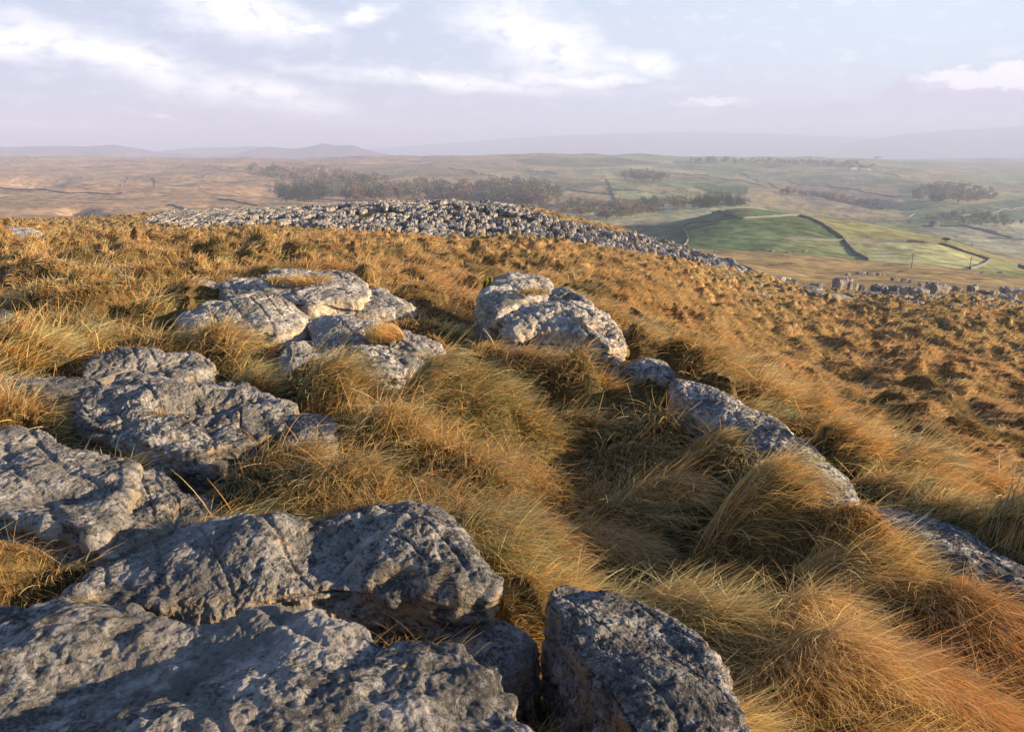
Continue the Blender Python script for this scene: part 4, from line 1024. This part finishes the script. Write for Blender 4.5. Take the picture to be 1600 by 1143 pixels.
def scatter(n_, y0, y1, q=.74):
    qq = rng.uniform(-q, q, n_); Y = np.exp(rng.uniform(math.log(y0), math.log(y1), n_))
    X = qq*(Y+.5); m = ~in_rocks(X, Y, -.03) & ~(bare(X, Y) & (rng.uniform(size=X.shape) < .62))
    d1 = tuss(X, Y)[0]; m &= rng.uniform(size=X.shape) < 1-np.where(Y < 8.5, .82, 0)*sst(.40, .58, d1)
    m &= rng.uniform(size=X.shape) < 1-.8*sst(.46, .66, farcell(X, Y))*sst(9.5, 12, Y)
    return X[m], Y[m]
GN = 1.0
X, Y = scatter(int(470000*GN), 1.5, 13)
blades('grass', X, Y, znear(X, Y), 'long windswept golden grass and green undergrowth around the foreground rocks', 5, wk=.00095)
X, Y = scatter(int(400000*GN), 12.5, 45)
m = pave_mask(X, Y) < .5; X, Y = X[m], Y[m]
blades('grass', X, Y, znear(X, Y), 'golden tussock grass covering the middle slope', 3, wk=.00095, Ls=1.12)
X, Y = scatter(int(190000*GN), 43, 128)
m = (pave_mask(X, Y) < .4) | (rng.uniform(size=X.shape) < .03); X, Y = X[m], Y[m]
blades('grass', X, Y, znear(X, Y), 'tawny tussock grass on the distant slope around the pavement', 2, wk=.00095, Ls=1.1)
print('grass', time.time()-T0)
# straw tufts rooted on the rocks
def tuft(px, py, z0, rad, n_, label, Ls=.8, up=.4, asp=1.0):
    r = ray(px, py); s = (z0-CZ)/r[2]; cx, cy = r[0]*s, r[1]*s
    a = rng.uniform(0, 2*math.pi, n_); q = rad*np.sqrt(rng.uniform(size=n_)); X = cx+q*np.cos(a)*asp; Y = cy+q*np.sin(a)
    blades('grass_tuft', X, Y, np.full(n_, z0), label, 5, Ls=Ls, wk=.0008, clampg=False, upright=up*.4, fan=.6)
    bpy.data.objects[-1] if False else None
for o_args in [(465,441,.15,.20,700,'straw tuft growing on top of the broad whitish slab',.7,.5,1.8),
               (600,527,.04,.16,900,'straw tuft between the long grey boulder and the low whitish block',.8,.9,1.2),
               (318,636,-.02,.16,500,'dry tuft in the hollow of the large pale boulder',.5,.9,1.4),
               (243,650,.13,.04,120,'tiny golden tuft on the front lip of the large pale boulder',.35,.8,1.5),
               (830,458,.16,.12,300,'golden tuft between the two mossy white boulders',.5,.4,1.6)]:
    before = set(bpy.data.objects); tuft(*o_args)
    for o in set(bpy.data.objects)-before: del o["kind"]; o["category"] = 'grass tuft'; o["group"] = 'tufts on the rocks'
cushion((798,458), 9.4, .35, .3, .06, 'yellow green moss cushion between the two white mossy boulders', 3)
cushion((865,462), 9.1, .40, .3, .05, 'mustard moss cushion along the crest of the big white boulder', 5)
cushion((762,455), 9.35, .14, .3, .20, 'dark green moss on the left side of the tall white boulder', 7)
cushion((322,470), 8.9, .35, .3, .05, 'orange tinged moss on the dark crusted boulder', 9)
cushion((378,470), 9.0, .22, .2, .04, 'small green moss spot on the dark crusted boulder', 11)
cushion((962,546), 7.45, .3, .25, .06, 'green moss mound at the right foot of the big white boulder', 13)

# ------------------------------------------------------------------ haze
V, Q = [], []
HB = (-26000, 26000, -60, 15500, -300, 262)
box(V, Q, *HB)
hz = mesh_np('haze', np.array(V, float), np.array(Q), None, smooth=False)
m_, k_ = new_mat('haze_air'); pv = k_.add('ShaderNodeVolumePrincipled', ins={'Color': (.68, .76, 1.0, 1), 'Density': .00021, 'Anisotropy': 0.0})
ko = k_.add('ShaderNodeOutputMaterial'); k_.link(pv.outputs[0], ko.inputs['Volume']); hz.data.materials.append(m_)
tag(hz, kind='stuff')

# ------------------------------------------------------------------ sun, sky
SUN_EL, SUN_AZ = 13.5, 103.0       # azimuth clockwise from the view direction
sd = bpy.data.lights.new('sun', 'SUN'); so = bpy.data.objects.new('sun', sd); col.objects.link(so)
sd.energy = 5.0; sd.angle = R(.6); sd.color = (1.0, .76, .50)
so.rotation_euler = (R(90-SUN_EL), 0, R(180-SUN_AZ) - R(0)); 
from mathutils import Vector
d = Vector((math.sin(R(SUN_AZ))*math.cos(R(SUN_EL)), math.cos(R(SUN_AZ))*math.cos(R(SUN_EL)), math.sin(R(SUN_EL))))
so.rotation_euler = (-d).to_track_quat('-Z', 'Y').to_euler()
w = bpy.data.worlds.new("World"); sc.world = w; w.use_nodes = True; k = N(w.node_tree)
sky = k.add('ShaderNodeTexSky', sky_type='NISHITA', sun_disc=False, sun_elevation=R(SUN_EL), sun_rotation=R(SUN_AZ), altitude=350, air_density=1.2, dust_density=1.0, ozone_density=2.5)
gen = k.add('ShaderNodeTexCoord').outputs['Generated']
sep = k.add('ShaderNodeSeparateXYZ', ins={0: gen})
az = k.math('MULTIPLY', k.math('ARCTAN2', sep.outputs[0], sep.outputs[1]), 57.2958)
el = k.math('MULTIPLY', k.math('ARCSINE', sep.outputs[2]), 57.2958)
cmb = k.add('ShaderNodeCombineXYZ'); k.link(az, cmb.inputs[0]); k.link(k.math('MULTIPLY', el, 2.2), cmb.inputs[1])
w1 = k.add('ShaderNodeTexNoise', ins={'Vector': cmb.outputs[0], 'Scale': .16, 'Detail': 6, 'Roughness': .58})
w2 = k.add('ShaderNodeTexNoise', ins={'Vector': cmb.outputs[0], 'Scale': .55, 'Detail': 8, 'Roughness': .62, 'Distortion': .4})
wv = k.add('ShaderNodeVectorMath', operation='SUBTRACT'); k.link(w1.outputs['Color'], wv.inputs[0]); wv.inputs[1].default_value = (.5, .5, .5)
wv2 = k.add('ShaderNodeVectorMath', operation='MULTIPLY'); k.link(wv.outputs[0], wv2.inputs[0]); wv2.inputs[1].default_value = (9, 2.6, 0)
ae = k.add('ShaderNodeCombineXYZ'); k.link(az, ae.inputs[0]); k.link(el, ae.inputs[1])
aev = k.add('ShaderNodeVectorMath', operation='ADD'); k.link(ae.outputs[0], aev.inputs[0]); k.link(wv2.outputs[0], aev.inputs[1])
def azel(px, py):
    r = ray(px, py); return math.degrees(math.atan2(r[0], r[1])), math.degrees(math.asin(r[2]/np.linalg.norm(r)))
def blob(px, py, ra, re, rot, src=None, soft=(1.0, .0)):
    a, e = azel(px, py)
    mp = k.add('ShaderNodeMapping', vector_type='TEXTURE'); k.link(src or aev.outputs[0], mp.inputs[0])
    mp.inputs['Location'].default_value = (a, e, 0); mp.inputs['Rotation'].default_value = (0, 0, R(rot)); mp.inputs['Scale'].default_value = (ra, re, 1)
    ln = k.add('ShaderNodeVectorMath', operation='LENGTH'); k.link(mp.outputs[0], ln.inputs[0])
    return k.ramp(ln.outputs['Value'], *soft)
def total(lst):
    t = lst[0]
    for q in lst[1:]: t = k.math('MAXIMUM', t, q)
    return t
n2 = w2.outputs[0]
streaks = total([blob(160, 85, 14, 2.1, -14), blob(420, 150, 11, 1.5, -12), blob(380, 20, 8, 2.0, -6), blob(470, 40, 3.2, .9, -4), blob(20, 60, 8, 1.5, -8),
                 blob(580, 20, 3, 1.0, 10), blob(840, 60, 9, 3.2, -22), blob(1000, 95, 5, 1.3, -8), blob(700, 130, 14, 1.0, -4), blob(900, 125, 9, .8, -4), blob(60, 190, 5, .4, 0), blob(265, 188, 1.6, .22, 0)])
cl = k.math('MULTIPLY', streaks, k.ramp(n2, .20, .56))
# sky gradient of the evening air between cloud and horizon
g1 = k.ramp(el, -1.0, 6.0); g2 = k.ramp(el, 6, 30)
azf = k.ramp(az, -25, 28)
hor = k.mix(azf, (.28, .28, .345), (.33, .295, .36))
low = k.mix(azf, (.265, .295, .375), (.335, .385, .445))
air = k.mix(g1, hor, low)
veil = k.math('MULTIPLY', k.math('SUBTRACT', 1.0, g2), .93)
skys = k.add('ShaderNodeVectorMath', operation='SCALE', ins={'Scale': .07}); k.link(sky.outputs[0], skys.inputs[0])
tint = k.add('ShaderNodeVectorMath', operation='MULTIPLY'); k.link(skys.outputs[0], tint.inputs[0]); tint.inputs[1].default_value = (.74, .92, 1.22)
base = k.mix(veil, tint.outputs[0], air)
base = k.mix(k.math('MULTIPLY', cl, .92), base, (.60, .585, .59))
# thin high cloud breaking the rest of the vault
hi = k.math('MULTIPLY', k.ramp(w2.outputs[0], .50, .70), .25); base = k.mix(hi, base, (.52, .53, .58))
# cumulus bank low on the right, darker bases
aev2 = k.add('ShaderNodeVectorMath', operation='ADD'); k.link(ae.outputs[0], aev2.inputs[0])
w3 = k.add('ShaderNodeTexNoise', ins={'Vector': cmb.outputs[0], 'Scale': 1.1, 'Detail': 9, 'Roughness': .66})
wv3 = k.add('ShaderNodeVectorMath', operation='SUBTRACT'); k.link(w3.outputs['Color'], wv3.inputs[0]); wv3.inputs[1].default_value = (.5, .5, .5)
wv4 = k.add('ShaderNodeVectorMath', operation='MULTIPLY'); k.link(wv3.outputs[0], wv4.inputs[0]); wv4.inputs[1].default_value = (3.2, 2.0, 0); k.link(wv4.outputs[0], aev2.inputs[1])
s2 = aev2.outputs[0]
cu_dark = total([blob(1430, 150, 2.6, 1.1, 0, s2, (1.0, .72)), blob(1530, 158, 4.5, .8, 0, s2, (1.0, .6)), blob(1310, 168, 2.4, .42, 0, s2, (1, .5)), blob(1250, 170, 2.2, .4, 0, s2, (1, .5)), blob(1180, 172, 2.5, .22, 0, s2, (1, .3)), blob(1000, 132, 3.6, .32, 6, s2, (1, .2))])
cu_lit = total([blob(1500, 126, 3.4, .8, 0, s2, (1.0, .6)), blob(1585, 118, 2.5, 1.0, 0, s2, (1.0, .6)), blob(1110, 160, 3, .4, 0, s2, (1, .3))])
base = k.mix(k.math('MULTIPLY', cu_lit, .8), base, (.56, .52, .555))
base = k.mix(k.math('MULTIPLY', cu_dark, .62), base, (.29, .265, .36))
bg = k.add('ShaderNodeBackground', ins={'Strength': 1.12}); k.link(base, bg.inputs[0])
k.link(bg.outputs[0], k.add('ShaderNodeOutputWorld').inputs[0])
w.cycles.sampling_method = 'MANUAL'; w.cycles.sample_map_resolution = 1024

# ------------------------------------------------------------------ render settings
sc.view_settings.view_transform = 'Standard'; sc.view_settings.look = 'None'; sc.view_settings.exposure = 1.10; sc.view_settings.gamma = 1
cy = sc.cycles
cy.use_denoising = True; cy.max_bounces = 5; cy.diffuse_bounces = 3; cy.glossy_bounces = 1; cy.transmission_bounces = 3; cy.volume_bounces = 1; cy.transparent_max_bounces = 4
try: cy.denoiser = 'OPENIMAGEDENOISE'; cy.denoising_input_passes = 'RGB_ALBEDO_NORMAL'
except Exception: pass
print('done', time.time()-T0)
